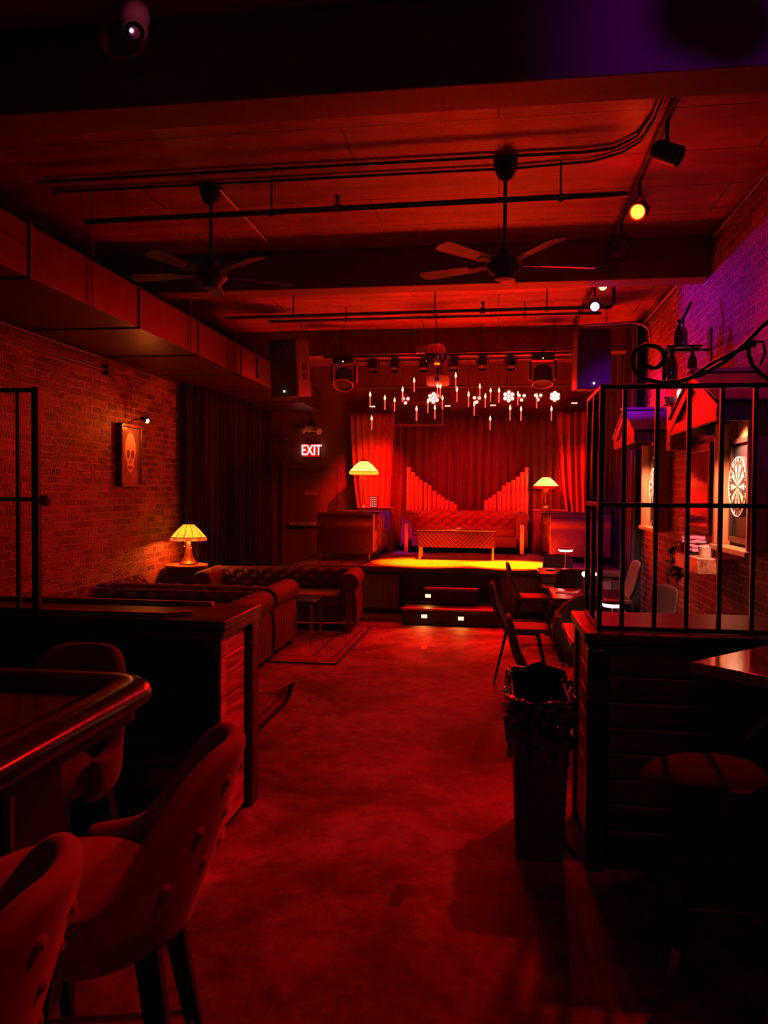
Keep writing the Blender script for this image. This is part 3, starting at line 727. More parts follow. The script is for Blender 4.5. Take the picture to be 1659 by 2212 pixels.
# louvre panel above the backdrop
t = thing('vent_grille', 'dark slatted vent panel hanging above the stage backdrop curtain', 'vent', (-1.43, 13.98, 3.03))
MB().box(-.47, 0, -.21, -.43, .03, .21).box(.43, 0, -.21, .47, .03, .21).box(-.43, 0, .17, .43, .03, .21).box(-.43, 0, -.21, .43, .03, -.17).box(-.015, 0, -.17, .015, .03, .17).build('grille_frame', mat('grille_frame_paint', (.22, .08, .07), .5), t)
sl = MB()
for k in range(17):
    sl.obox((0, .015, -.16 + .02 * k), (.86, .022, .003), (.6, 0, 0))
sl.build('slats', mat('grille_slat_paint', (.18, .07, .06), .5), t, smooth=0)
# wall bracket lamp near the tied drape
t = thing('wall_bracket', 'small dark wall bracket hanging on the back wall beside the exit sign', 'bracket', (-2.62, YB, 2.45))
MB().lathe([(.02, .25), (.07, .22), (.08, .15), (.03, .1), (.02, -.25), (.05, -.3), (.03, -.36), (0, -.36)], 16, (0, -.10, 0)).build('stem', M_['bronze'], t)
MB().box(-.03, -.09, .05, .03, 0, .1).build('wall_plate', M_['bronze'], t)
# ------------------------------------------------------------------ half walls with iron railings
def boards(mb, x0, x1, z0, z1, n, y, d=.018):
    h = (z1 - z0) / n
    for i in range(n): mb.box(x0, y - d, z0 + i * h + .006, x1, y, z0 + (i + 1) * h - .006)
    return mb
hl = thing('half_wall', 'dark planked half wall with overhanging cap beside the bar, its cedar end facing the aisle', 'half wall', (-2.72, 3.76, 0))
X0, X1 = -4.19 + 2.72, -1.27 + 2.72
MB().box(X0, -.24, 0, X1 - .02, .24, 1.0).build('core', M_['matteblack'], hl)
boards(MB(), X0, X1 - .16, .10, .95, 7, -.24).build('front_planks', M_['woodgloss'], hl, bevel=.004)
MB().box(X1 - .16, -.275, 0, X1 - .005, -.24, .97).build('corner_stile', M_['woodgloss'], hl, bevel=.005)
MB().box(X0, -.272, 0, X1 - .16, -.24, .10).build('skirting', M_['woodgloss'], hl, bevel=.005)
e = MB()
for i in range(9): e.box(X1 - .02, -.20, .05 + i * .102, X1 - .002, .10, .05 + (i + 1) * .102 - .005)
e.build('end_planks', M_['woodend'], hl, bevel=.003)
MB().box(X1 - .02, -.27, 0, X1 + .008, -.20, .975).build('end_stile', M_['woodred'], hl, bevel=.006)
MB().box(X1 - .06, .17, 0, X1 + .02, .28, .975).build('end_post', M_['wooddark'], hl, bevel=.008)
MB().box(X0, -.29, 1.0, X1 + .03, .29, 1.045).box(X0, -.30, .965, X1 + .02, -.24, 1.0).box(X1 - .02, -.29, .965, X1 + .025, .29, 1.0).build('cap', M_['wooddark'], hl, bevel=.006)
MB().box(X0, -.22, 1.045, X1 - .28, -.19, 1.066).obox((X1 - .24, -.155, 1.055), (.125, .028, .021), (0, 0, .75)).box(X0, .17, 1.045, X1 - .2, .20, 1.066).build('cap_moulding', M_['woodred'], hl, bevel=.003)
def railing(name, label, loc, verts, x0, x1, h0, h1, hm, ret=None, post=.018, corner=None):
    t = thing(name, label, 'railing', loc)
    for x in verts: MB().box(x - .009, -.009, h0, x + .009, .009, h1).build('bar', M_['black'], t)
    for z, s in ((h0 + .008, .016), (hm, .009), (h1, .013)):
        MB().box(x0, -s, z - .010, x1, s, z + .010).build('rail', M_['black'], t, bevel=.003)
    if corner is not None: MB().box(corner - post, -post, h0 - .02, corner + post, post, h1 + .012).build('post', M_['black'], t, bevel=.003)
    if ret is not None:
        x, d = ret
        for z in (h0 + .008, hm, h1): MB().box(x - .010, 0, z - .010, x + .010, d, z + .010).build('rail', M_['black'], t, bevel=.003)
        for y in (d * .5, d): MB().box(x - .010, y - .010, h0, x + .010, y + .010, h1).build('bar', M_['black'], t)
    return t
rl = railing('iron_railing', 'black iron railing with end post and pink knob on the half wall by the bar', (-2.22, 3.55, 0), [-.095 - .135 * k for k in range(14)], -1.96, 0, 1.05, 2.13, 1.6, corner=0, post=.017)
MB().lathe([(.006, 0), (.014, .01), (.028, .03), (.030, .05), (.018, .075), (0, .08)], 14, M=Matrix.Translation((.025, -.01, 1.595)) @ Matrix.Rotation(pi / 2, 4, 'Y') @ Matrix.Rotation(.5, 4, 'X')).build('latch_knob', mat('dull_pink_knob', (.8, .5, .48), .35), rl)
hr = thing('half_wall', 'dark shiplap half wall with iron railing and corner post behind the bin', 'half wall', (1.12, 3.82, 0))
X0, X1 = .40 - 1.12, 1.84 - 1.12
MB().box(X0 + .03, -.29, 0, X1, .29, 1.0).build('core', M_['matteblack'], hr)
boards(MB(), X0 + .09, X1, .07, .97, 8, -.29, .022).build('front_planks', M_['wooddark'], hr, bevel=.007)
e = MB()
for i in range(8): e.box(X0 + .012, -.20, .07 + i * .1125, X0 + .03, .24, .07 + (i + 1) * .1125 - .006)
e.build('end_planks', M_['woodred'], hr, bevel=.004)
MB().box(X0 - .005, -.335, 0, X0 + .085, -.26, .975).build('corner_post', M_['woodgloss'], hr, bevel=.01)
MB().box(X0 - .005, .22, 0, X0 + .05, .30, .975).build('end_post', M_['wooddark'], hr, bevel=.008)
MB().box(X0 - .02, -.345, 1.0, X1, .325, 1.045).box(X0 - .005, -.335, .975, X1, -.29, 1.0).build('cap', M_['wooddark'], hr, bevel=.007)
MB().box(X0 + .10, -.30, 0, X1, -.285, .07).build('skirting', M_['woodgloss'], hr, bevel=.004)
rr = railing('iron_railing', 'black iron bar railing topped by a scroll, standing on the shiplap half wall', (.45, 3.56, 0), [.095, .232, .365, .50, .635, .77, .905, 1.04, 1.175, 1.31], 0, 1.385, 1.05, 2.115, 1.60, ret=(0, .5), corner=0, post=.011)
def spiral(cx, cz, r0, r1, a0, a1, n=40):
    return [(cx + (r0 + (r1 - r0) * k / n) * cos(a0 + (a1 - a0) * k / n), 0, cz + (r0 + (r1 - r0) * k / n) * sin(a0 + (a1 - a0) * k / n)) for k in range(n + 1)]
sp = spiral(.208, 2.235, .035, .055, -2.4, 1.3, 22)
sp = sp[::1] + [(.175, 0, 2.296), (.135, 0, 2.27), (.122, 0, 2.225), (.135, 0, 2.18), (.175, 0, 2.148), (.24, 0, 2.132), (.32, 0, 2.135), (.42, 0, 2.168), (.51, 0, 2.22), (.58, 0, 2.285), (.66, 0, 2.37), (.76, 0, 2.44), (.88, 0, 2.48), (1.0, 0, 2.46), (1.08, 0, 2.40), (1.10, 0, 2.33), (1.06, 0, 2.29), (1.0, 0, 2.30), (.98, 0, 2.34)]
sc = rr
MB().tube(sp, .0095, 8).build('scroll', M_['black'], sc, smooth=60)
MB().tube([(.60, .0, 2.30), (.605, 0, 2.24), (.62, 0, 2.20), (.65, 0, 2.165), (.70, 0, 2.13)], .009, 8).tube([(.62, 0, 2.30), (.66, 0, 2.30), (.67, 0, 2.25), (.65, 0, 2.20)], .006, 8).tube([(.36, 0, 2.145), (.45, .0, 2.21), (.55, 0, 2.26), (.62, 0, 2.285)], .008, 8).ball((.618, 0, 2.292), .017).build('scroll', M_['black'], sc, smooth=60)

# ------------------------------------------------------------------ bar
b = thing('bar_counter', 'black lacquered bar counter with rounded corner and bullnose armrest edge', 'bar counter', (-2.6, .7, 0))
bx1, by1, R_ = -1.03 + 2.6, 2.38 - .7, .17
path = [(-1.58, by1)] + [(x, by1) for x in (-1.0, -.4, .2, .8)] + [(bx1 - R_ + R_ * cos(pi / 2 * (1 - k / 10)), by1 - R_ + R_ * sin(pi / 2 * (1 - k / 10))) for k in range(11)] + [(bx1, y) for y in (1.2, .8, .3, -.3, -1.0, -1.8)]
prof = [(.20, 1.02), (.185, 1.036), (.16, 1.040), (.12, 1.062), (.07, 1.072), (.03, 1.068), (.006, 1.052), (0, 1.032), (.006, 1.012), (.025, .998), (.05, .992), (.05, .955), (.09, .955), (.20, .955)]
nr = []
for i, p in enumerate(path):
    q0, q1 = path[max(0, i - 1)], path[min(len(path) - 1, i + 1)]; dx, dy = q1[0] - q0[0], q1[1] - q0[1]; l = sqrt(dx * dx + dy * dy); nr.append((dy / l, -dx / l))
vs = []; fs = []; n = len(prof)
for (px, py), (nx, ny) in zip(path, nr):
    for a, z in prof: vs.append((px + nx * a, py + ny * a, z))
# inward normal points to the counter's middle
if (path[2][1] + nr[2][1] * .1) > by1: vs = [(p[0] - 2 * (p[0] - path[i // n][0]), p[1] - 2 * (p[1] - path[i // n][1]), p[2]) for i, p in enumerate(vs)]
for i in range(len(path) - 1):
    for k in range(n): fs.append((i * n + k, i * n + (k + 1) % n, (i + 1) * n + (k + 1) % n, (i + 1) * n + k))
MB().add(vs, fs).build('armrest_edge', M_['woodgloss'], b, smooth=60)
MB().box(-1.58, -1.8, .985, bx1 - .17, by1 - .17, 1.034).build('top', M_['woodgloss'], b)
MB().box(-1.58, -1.75, 0, 1.30, by1 - .24, .97).build('body', M_['rubber'], b)
pm = MB()
for k in range(9): pm.box(1.30, -1.7 + .36 * k, .12, 1.318, -1.7 + .36 * k + .30, .90)
for k in range(7): pm.box(-1.5 + .40 * k, by1 - .24, .12, -1.5 + .40 * k + .33, by1 - .222, .90)
pm.build('front_panels', M_['rubber'], b, bevel=.006)
vt = thing('bottle_cooler_grille', 'chrome edged vent grille with red lit slots at the bar front', 'grille', (-1.28, 1.86, .30))
MB().box(0, -.06, 0, .012, -.045, .62).box(0, .045, 0, .012, .06, .62).build('chrome_trim', M_['steel'], vt, bevel=.003)
g = MB()
for k in range(12): g.box(.0, -.045, .02 + k * .022, .010, .045, .030 + k * .022)
g.build('slots', mat('grille_slat_red', (.5, .25, .22), .3, metal=.5), vt, smooth=0)

# bar stools: local front is -X
def bar_stool(label, loc, rz, tips=False, group='bar stools', m=None):
    m = m or M_['stool']
    t = thing('bar_stool', label, 'bar stool', loc, rz, group)
    def top(a): return .775 + .292 * math.exp(-(abs(a) / 1.10) ** 6) - .03 * max(0, abs(a) - 1.2)
    def P(a, k, off=0.0):
        zt = top(a); z0 = .615
        z = z0 + (zt - z0) * k
        lean = max(0, z - .74) / .37
        base = .80 + .20 * min(1, k * 3.2)
        rx = (.235 + off) * base + .105 * lean * max(0, cos(a)) ** .8; ry = (.235 + off) * base
        nar = 1 - .14 * max(0, lean) ** 2
        return (rx * max(0, cos(a)) ** (1 - .62 * min(1, lean)) if abs(a) < pi / 2 else .30 * cos(a) * base, ry * sin(a) * nar, z)
    A = 1.85
    sh = MB(); sh.grid(lambda u, v: P((u * 2 - 1) * A, v), 26, 9)
    so = sh.build('shell_back', m, t, smooth=180, solid=.05, sub=2)
    for r_, z_ in ((0, .42), (1, .62), (2, .82)):
        for c_ in range(-2, 3):
            a = c_ * .42 + (.21 if r_ == 1 else 0)
            if abs(a) > 1.0 or (z_ > .7 and abs(a) > .7): continue
            p = P(a, z_, .0165); MB().ball(p, .017, 10, 6).build('button', m, so, smooth=180)
    st = MB(); st.grid(lambda u, v: (-.05 + .245 * (1.12 if cos(2 * pi * u) < 0 else .85) * cos(2 * pi * u) * sin(pi * v) ** .55, .205 * sin(2 * pi * u) * sin(pi * v) ** .55, .69 - .085 * cos(pi * v)), 28, 10, cu=True)
    st.build('seat', m, t, smooth=180)
    for sx in (-1, 1):
        for sy in (-1, 1):
            p0 = Vector((sx * .13, sy * .13, .66)); p1 = Vector((sx * .235, sy * .225, .0))
            vs = []
            for p, w in ((p0, .027), (p1, .015)):
                vs += [(p.x - w, p.y - w, p.z), (p.x + w, p.y - w, p.z), (p.x + w, p.y + w, p.z), (p.x - w, p.y + w, p.z)]
            lg = MB().add(vs, [(0, 1, 2, 3), (7, 6, 5, 4), (0, 4, 5, 1), (1, 5, 6, 2), (2, 6, 7, 3), (3, 7, 4, 0)]).build('leg', M_['black'], t, smooth=0)
            if tips:
                pa = p0.lerp(p1, .84); MB().tube([pa, p1], [.022, .019], 10).build('brass_tip', M_['gold'], lg)
    q = [(sx * .196, sy * .190, .255) for sx, sy in ((-1, -1), (1, -1), (1, 1), (-1, 1))]
    MB().tube(q, .010, 10, closed=True).build('footrest', M_['steel'], t)
    return t
s1 = bar_stool('dusty pink velvet bar stool with buttoned shell back, pulled up to the bar edge', (-.93, 1.74, 0), .26)
s2 = dup(s1, (-.98, 1.06, 0), .30, 'dusty velvet bar stool cut off by the picture edge, in front of another bar stool')
s3 = dup(s1, (-1.53, 2.48, 0), pi / 2, 'bar stool on the far end of the bar, its backrest showing behind the rounded corner')
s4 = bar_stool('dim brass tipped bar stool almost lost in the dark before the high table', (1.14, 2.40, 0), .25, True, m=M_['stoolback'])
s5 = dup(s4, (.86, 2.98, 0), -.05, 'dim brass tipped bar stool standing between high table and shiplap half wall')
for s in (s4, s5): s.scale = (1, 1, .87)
# square high table
t = thing('high_table', 'square high table with worn wooden top beside the shiplap half wall', 'table', (1.19, 2.93, 0), pi / 4)
MB().box(-.355, -.355, 1.01, .355, .355, 1.05).build('top', M_['hightop'], t, bevel=.004)
MB().box(-.04, -.04, .03, .04, .04, 1.01).build('post', M_['matteblack'], t)
MB().box(-.25, -.25, 0, .25, .25, .03).build('base', M_['matteblack'], t, bevel=.01)
# bin
t = thing('trash_bin', 'tall slim grey bin with a crumpled black liner beside the shiplap half wall', 'trash bin', (.205, 3.78, 0))
def frus(mb, w0, d0, w1, d1, z0, z1):
    vs = [(-w0, -d0, z0), (w0, -d0, z0), (w0, d0, z0), (-w0, d0, z0), (-w1, -d1, z1), (w1, -d1, z1), (w1, d1, z1), (-w1, d1, z1)]
    return mb.add(vs, [(3, 2, 1, 0), (0, 1, 5, 4), (1, 2, 6, 5), (2, 3, 7, 6), (3, 0, 4, 7)])
frus(MB(), .105, .235, .125, .26, 0, .72).build('bin_body', M_['plastic'], t, bevel=.012)
MB().box(-.132, -.268, .70, .132, -.255, .72).box(-.132, .255, .70, .132, .268, .72).box(-.132, -.255, .70, -.12, .255, .72).box(.12, -.255, .70, .132, .255, .72).build('rim', M_['plastic'], t, bevel=.004)
rnd = random.Random(11); rn = [rnd.uniform(-1, 1) for _ in range(400)]
def bag(u, v):
    q = 2 * pi * u; c, s_ = cos(q), sin(q); k = 1 / max(abs(c) ** 1, abs(s_) ** 1, 1e-6); k = min(k, 1.30)
    cr_ = .006 * sin(q * 9 + 14 * v) + .005 * sin(q * 17 - 11 * v + 1) + .004 * sin(q * 5 + 34 * v)
    if v < .45:   # outside flap, from hem up to the rim
        z = .615 + .115 * (v / .45) + .010 * sin(q * 7) * (1 - v / .45) + .045 * max(0, s_) * (v / .45); w = .146 + .012 * (1 - v / .45)
        return ((w + cr_ * 1.1) * c * k, (.285 + cr_ * 1.1) * s_ * k, z)
    f = (v - .45) / .55
    z = .735 + .012 * sin(q * 5 + .6) * (1 - f) - .30 * f ** 1.2 + .05 * max(0, s_) * (1 - f)
    w = 1 - .10 * f
    return ((.140 * w + cr_ * (1 + f)) * c * k, (.270 * w + cr_ * (1 + f)) * s_ * k, z)
MB().grid(bag, 144, 30, cu=True).build('bin_liner', M_['bag'], t, smooth=180)
MB().tube([(-.155, -.2, .62), (-.15, -.22, .55), (-.138, -.235, .50)], [.012, .008, .004], 6).build('liner_tail', M_['bag'], t)
# floor tape
tag(MB().box(-.03, -.36, 0, .03, .36, .0015).build('floor_tape', M_['paper'], None), 'short strip of pale tape on the floor before the stage steps', 'tape').location = (-.755, 8.55, 0)
o = tag(MB().box(-.028, -.09, 0, .028, .09, .0015).build('floor_tape', M_['rubber'], None), 'small strip of dark tape stuck on the aisle floor', 'tape'); o.location = (-.385, 3.16, 0); o.rotation_euler = (0, 0, -.1)
# ------------------------------------------------------------------ dining tables beside the brick wall
def side_chair(name, label, loc, rz, m, group, wide=.45, h=.88):
    """upholstered side chair, front is +X"""
    t = thing(name, label, 'chair', loc, rz, group)
    hb = h
    cl = [(-.30, hb, .035), (-.285, hb - .10, .045), (-.255, hb - .25, .05), (-.225, .56, .055), (-.195, .49, .06), (-.14, .455, .06), (-.04, .45, .055), (.10, .455, .055), (.20, .455, .05), (.235, .445, .03)]
    n = len(cl); vs = []; fs = []; nw = 10
    def w(i): return (wide / 2) * (.80 + .2 * min(1, i / 3)) if i < 6 else (wide / 2) * (1 - .10 * max(0, i - 6) / 3)
    for i, (x, z, th) in enumerate(cl):
        a = cl[max(0, i - 1)]; c = cl[min(n - 1, i + 1)]; dx, dz = c[0] - a[0], c[1] - a[1]; l = sqrt(dx * dx + dz * dz); nx, nz = -dz / l, dx / l
        for k in range(nw):
            q = 2 * pi * k / nw; yy = w(i) * (abs(cos(q)) ** .5) * (1 if cos(q) >= 0 else -1); oo = th / 2 * (abs(sin(q)) ** .7) * (1 if sin(q) >= 0 else -1)
            cup = .05 * (yy / (wide / 2)) ** 2 * (1 if i < 5 else .3)
            vs.append((x + nx * (oo) + (cup if i < 5 else 0), yy, z + nz * oo + (0 if i < 5 else cup)))
    for i in range(n - 1):
        for k in range(nw): fs.append((i * nw + k, i * nw + (k + 1) % nw, (i + 1) * nw + (k + 1) % nw, (i + 1) * nw + k))
    fs.append(tuple(range(nw - 1, -1, -1))); fs.append(tuple((n - 1) * nw + k for k in range(nw)))
    # split at the seat joint: back rows 0..5, seat rows 4..
    bk = MB(); bk.v = vs[:6 * nw]; bk.f = [f for f in fs if max(f) < 6 * nw]; bk.f.append(tuple(5 * nw + k for k in range(nw)))
    s_ = MB(); s_.v = vs[4 * nw:]; s_.f = [tuple(i - 4 * nw for i in f) for f in fs if min(f) >= 4 * nw]; s_.f.append(tuple(range(nw - 1, -1, -1)))
    bk.build('backrest', m, t, smooth=180, sub=1); s_.build('seat', m, t, smooth=180, sub=1)
    for sx, xx in ((-1, -.24), (1, .22)):
        for sy in (-1, 1):
            MB().cyl((sx * .13 - .01, sy * .14, .44), (xx, sy * wide * .46, 0), .014, .009, 8).build('leg', M_['black'], t)
    MB().box(-.15, -.15, .42, .14, .15, .445).build('seat_plate', M_['black'], t)
    return t
def shell_chair(label, loc, rz, group):
    """channel-tufted tub chair, front is +X"""
    t = thing('tub_chair', label, 'chair', loc, rz, group); A = 1.9
    def P(u, v, thick=0):
        a = (u * 2 - 1) * A; top = .72 + .14 * math.exp(-(a / .9) ** 2); z = .40 + (top - .40) * v
        ch = 1 + .035 * abs(sin(a * 6)); r = .225 * ch + .03 * v + .03 * sin(pi * v)
        return (-r * cos(a), r * sin(a), z)
    MB().grid(lambda u, v: P(u, v), 84, 10).build('backrest', M_['shell'], t, smooth=80, solid=.05)
    MB().lathe([(0, .38), (.22, .38), (.245, .41), (.24, .455), (.2, .47), (0, .475)], 28).build('seat', M_['shell'], t, smooth=70)
    for sx in (-1, 1):
        for sy in (-1, 1): MB().cyl((sx * .14, sy * .14, .39), (sx * .20, sy * .20, 0), .014, .010, 8).build('leg', M_['black'], t)
    return t
GA = 'chairs along the aisle side of the tables'
c0 = side_chair('dining_chair', 'dark high-backed chair just behind the bin, facing the brick wall', (.36, 5.18, 0), .04, M_['chair'], GA, h=.87)
c1 = dup(c0, (.235, 7.02, 0), -.05, 'dark high-backed chair, second along the aisle counted from the bin')
c2 = dup(c0, (.40, 9.10, 0), .05, 'dark high-backed chair before the stage, silhouetted against its yellow rug')
GB = 'dark chairs between the tables'
dup(c0, (.80, 8.64, 0), pi / 2, 'dark chair with its back to the bin, at the table with the white disc lamp', GB)
dup(c0, (.84, 7.84, 0), -pi / 2, 'dark chair facing the bin across the table with the white menu card', GB)
dup(c0, (.78, 10.12, 0), -pi / 2, 'dark chair squeezed between the stage and the table with the white disc lamp', GB)
w0 = side_chair('dining_chair', 'wine coloured striped chair beside the brick wall at the menu card table', (1.15, 6.72, 0), pi + .3, M_['chairwine'], 'striped chairs along the brick wall', wide=.47, h=.90)
dup(w0, (1.30, 9.20, 0), pi + .1, 'wine coloured chair by the curtain at the table next to the stage')
shell_chair('grey tub chair with channel back directly behind the glowing table lamp', (.72, 6.04, 0), -pi / 2, 'grey tub chairs')
shell_chair('grey tub chair by the brick wall, its rounded back showing over the railing base', (1.36, 5.12, 0), pi, 'grey tub chairs')
def dining_table(label, loc, w=.64, d=.74):
    t = thing('dining_table', label, 'table', loc, 0, 'dining tables')
    MB().box(-w / 2, -d / 2, .715, w / 2, d / 2, .75).build('top', M_['table'], t, bevel=.006)
    MB().box(-.035, -.035, .04, .035, .035, .715).build('post', M_['matteblack'], t)
    MB().box(-.24, -.03, 0, .24, .03, .04).box(-.03, -.24, 0, .03, .24, .04).build('base', M_['matteblack'], t, bevel=.008)
    return t
dining_table('small dark table with a lit lamp, closest to the shiplap half wall', (.77, 5.20, 0))
dining_table('small dark table with a white menu card, second from the half wall', (.81, 7.21, 0))
dining_table('small dark table with a white disc lamp in front of the stage', (.80, 9.26, 0))
GLW = emit('table_lamp_glow', (1, .6, .45), 6)
def disc_lamp(label, loc, r=.075, h=.21):
    t = thing('table_lamp', label, 'table lamp', loc, 0, 'cordless table lamps')
    MB().lathe([(.045, 0), (.047, .008), (.03, .014), (.008, .02), (.007, h)], 20).build('stem', M_['steel'], t)
    MB().lathe([(.01, h + .035), (r * .92, h + .032), (r, h + .02), (r, h + .012), (0, h + .012)], 28).build('shade', M_['bronze'], t)
    MB().lathe([(0, h - .012), (r * .85, h - .010), (r * .97, h), (r * .97, h + .011), (0, h + .0115)], 28).build('light_ring', GLW, t)
    return t
disc_lamp('white glowing disc lamp on the dining table in front of the stage', (.80, 9.45, .75), .085, .225)
disc_lamp('glowing disc lamp on the table behind the railing corner post', (.745, 5.25, .75), .066, .175)
for i, (x, y) in enumerate(((.785, 7.33), (.888, 7.33))):
    t = thing('tea_light', ('tiny bright tea light on the menu card table, the one with a glass chimney', 'tiny bright tea light on the menu card table, partly behind the railing')[i], 'tea light', (x, y, .75))
    MB().cyl((0, 0, 0), (0, 0, .135), .012 if i else .018, .010, 10).build('holder', M_['bottleclear'], t)
    MB().ball((0, 0, .165), .019 if i == 0 else .012, 10, 8, (1, 1, 1.2)).build('flame', emit('tea_flame_%d' % i, (1, .85, .6), 9, False), t)
mc = MB(); mc.grid(lambda u, v: ((u - .5) * .20, (v - .5) * .14, .001 + .03 * max(0, u - .55) ** 1.5 * 3 * v), 10, 6)
o = mc.build('menu_card', M_['paper'], None, solid=.0015); o.location = (.64, 7.25, .751); o.rotation_euler = (0, 0, -.35); tag(o, 'white menu card lying on the second dining table', 'menu card')
tag(MB().lathe([(.04, 0), (.06, .01), (.058, .014), (.03, .008), (0, .008)], 20).build('saucer', M_['white'], None), 'small white saucer on the table in front of the stage', 'saucer').location = (.62, 9.35, .75)

# ------------------------------------------------------------------ dartboards in gabled hoods on the brick wall
NUMS = [20, 1, 18, 4, 13, 6, 10, 15, 2, 17, 3, 19, 7, 16, 8, 11, 14, 9, 12, 5]

MWt = mat('dart_sisal_cream', (.88, .84, .76), .7, scale=60); MBk = mat('dart_sisal_black', (.03, .028, .028), .7, scale=60)
MRd = mat('dart_sisal_red', (.55, .05, .04), .7, scale=60); MGn = mat('dart_sisal_green', (.04, .22, .08), .7, scale=60)
def sector(mb, r0, r1, a0, a1, x, n=4):
    for k in range(n):
        p, q = a0 + (a1 - a0) * k / n, a0 + (a1 - a0) * (k + 1) / n
        vs = [(x, -r * sin(a), r * cos(a)) for r, a in ((r0, p), (r1, p), (r1, q), (r0, q))]
        mb.add(vs + [(v[0] + .002, v[1], v[2]) for v in vs], [(0, 1, 2, 3), (7, 6, 5, 4), (0, 4, 5, 1), (1, 5, 6, 2), (2, 6, 7, 3), (3, 7, 4, 0)])
def dart_station(yc, zc, lab, num=None):
    """sector angle a = 0 up, growing clockwise for a viewer in the room (towards -Y)"""
    lb = lab
    cab = thing('dartboard_cabinet', 'dark backboard with pale side boards under the ' + ('larger hood' if num == '2' else 'purple-lit hood'), 'backboard', (XR, yc, zc))
    MB().box(-.03, -.40, -.43, -.002, .40, .47).build('back_panel', M_['gloss_chalk'], cab)
    MB().box(-.055, -.36, .33, -.03, .36, .37).box(-.055, -.36, -.42, -.03, .36, -.38).box(-.055, .32, -.38, -.03, .36, .33).box(-.055, -.36, -.38, -.03, -.32, .33).build('inner_frame', M_['wooddark'], cab, bevel=.004)
    MB().box(-.15, .40, -.45, -.0, .44, .50).build('side_board', M_['woodpale'], cab, bevel=.004)
    MB().box(-.15, -.44, -.45, -.0, -.40, .50).build('side_board', M_['woodpale'], cab, bevel=.004)
    MB().box(-.17, -.46, -.49, -.0, .46, -.45).build('sill_board', M_['woodpale'], cab, bevel=.004)
    MB().box(-.034, -.40, .37, -.028, .40, .50).build('header_board', M_['woodpale'], cab)
    if num:
        v, f = text_verts(num, .16, .002)
        MB().add(v, f, Matrix.Translation((-.038, .24, .43)) @ FACE_L).build('stencilled_number', M_['matteblack'], cab, smooth=0)
    d = thing('dartboard', lb, 'dartboard', (XR - .055, yc, zc), 0, 'dartboards')
    MB().lathe([(0, 0), (.2255, 0), (.2255, .033), (.222, .036), (0, .036)], 48, M=Matrix.Rotation(-pi / 2, 4, 'Y')).build('board', MBk, d)
    w, r, g, bl = MB(), MB(), MB(), MB()
    for k in range(20):
        a0 = (k - .5) * pi / 10; a1 = (k + .5) * pi / 10
        s_, p = (bl, r) if k % 2 == 0 else (w, g)
        sector(s_, .016, .099, a0, a1, -.0385); sector(s_, .107, .162, a0, a1, -.0385)
        sector(p, .099, .107, a0, a1, -.0385); sector(p, .162, .170, a0, a1, -.0385)
    w.build('cream_segments', MWt, d, smooth=0); bl.build('black_segments', MBk, d, smooth=0)
    r.ball((-.0385, 0, 0), .0065, 10, 6); r.build('red_rings', MRd, d, smooth=0)
    sector(g, .0065, .016, 0, 2 * pi, -.0385, 20); g.build('green_rings', MGn, d, smooth=0)
    nm = MB()
    for k, nn in enumerate(NUMS):
        a = k * pi / 10; v, f = text_verts(str(nn), .042, .001)
        nm.add(v, f, Matrix.Translation((-.0385, -.197 * sin(a), .197 * cos(a))) @ FACE_L @ Matrix.Rotation(-a, 4, 'Z'))
    nm.build('number_ring', MWt, d, smooth=0)
    wr = MB().tube([(-.039, .2195 * cos(2 * pi * k / 48), .2195 * sin(2 * pi * k / 48)) for k in range(48)], .004, 6, closed=True)
    wr.build('wire_ring', MWt, d)
dart_station(6.14, 1.705, 'round dartboard fully in view under the larger gabled hood', '2')
dart_station(9.33, 1.72, 'round dartboard half hidden by a railing bar under the purple-lit hood', '1')
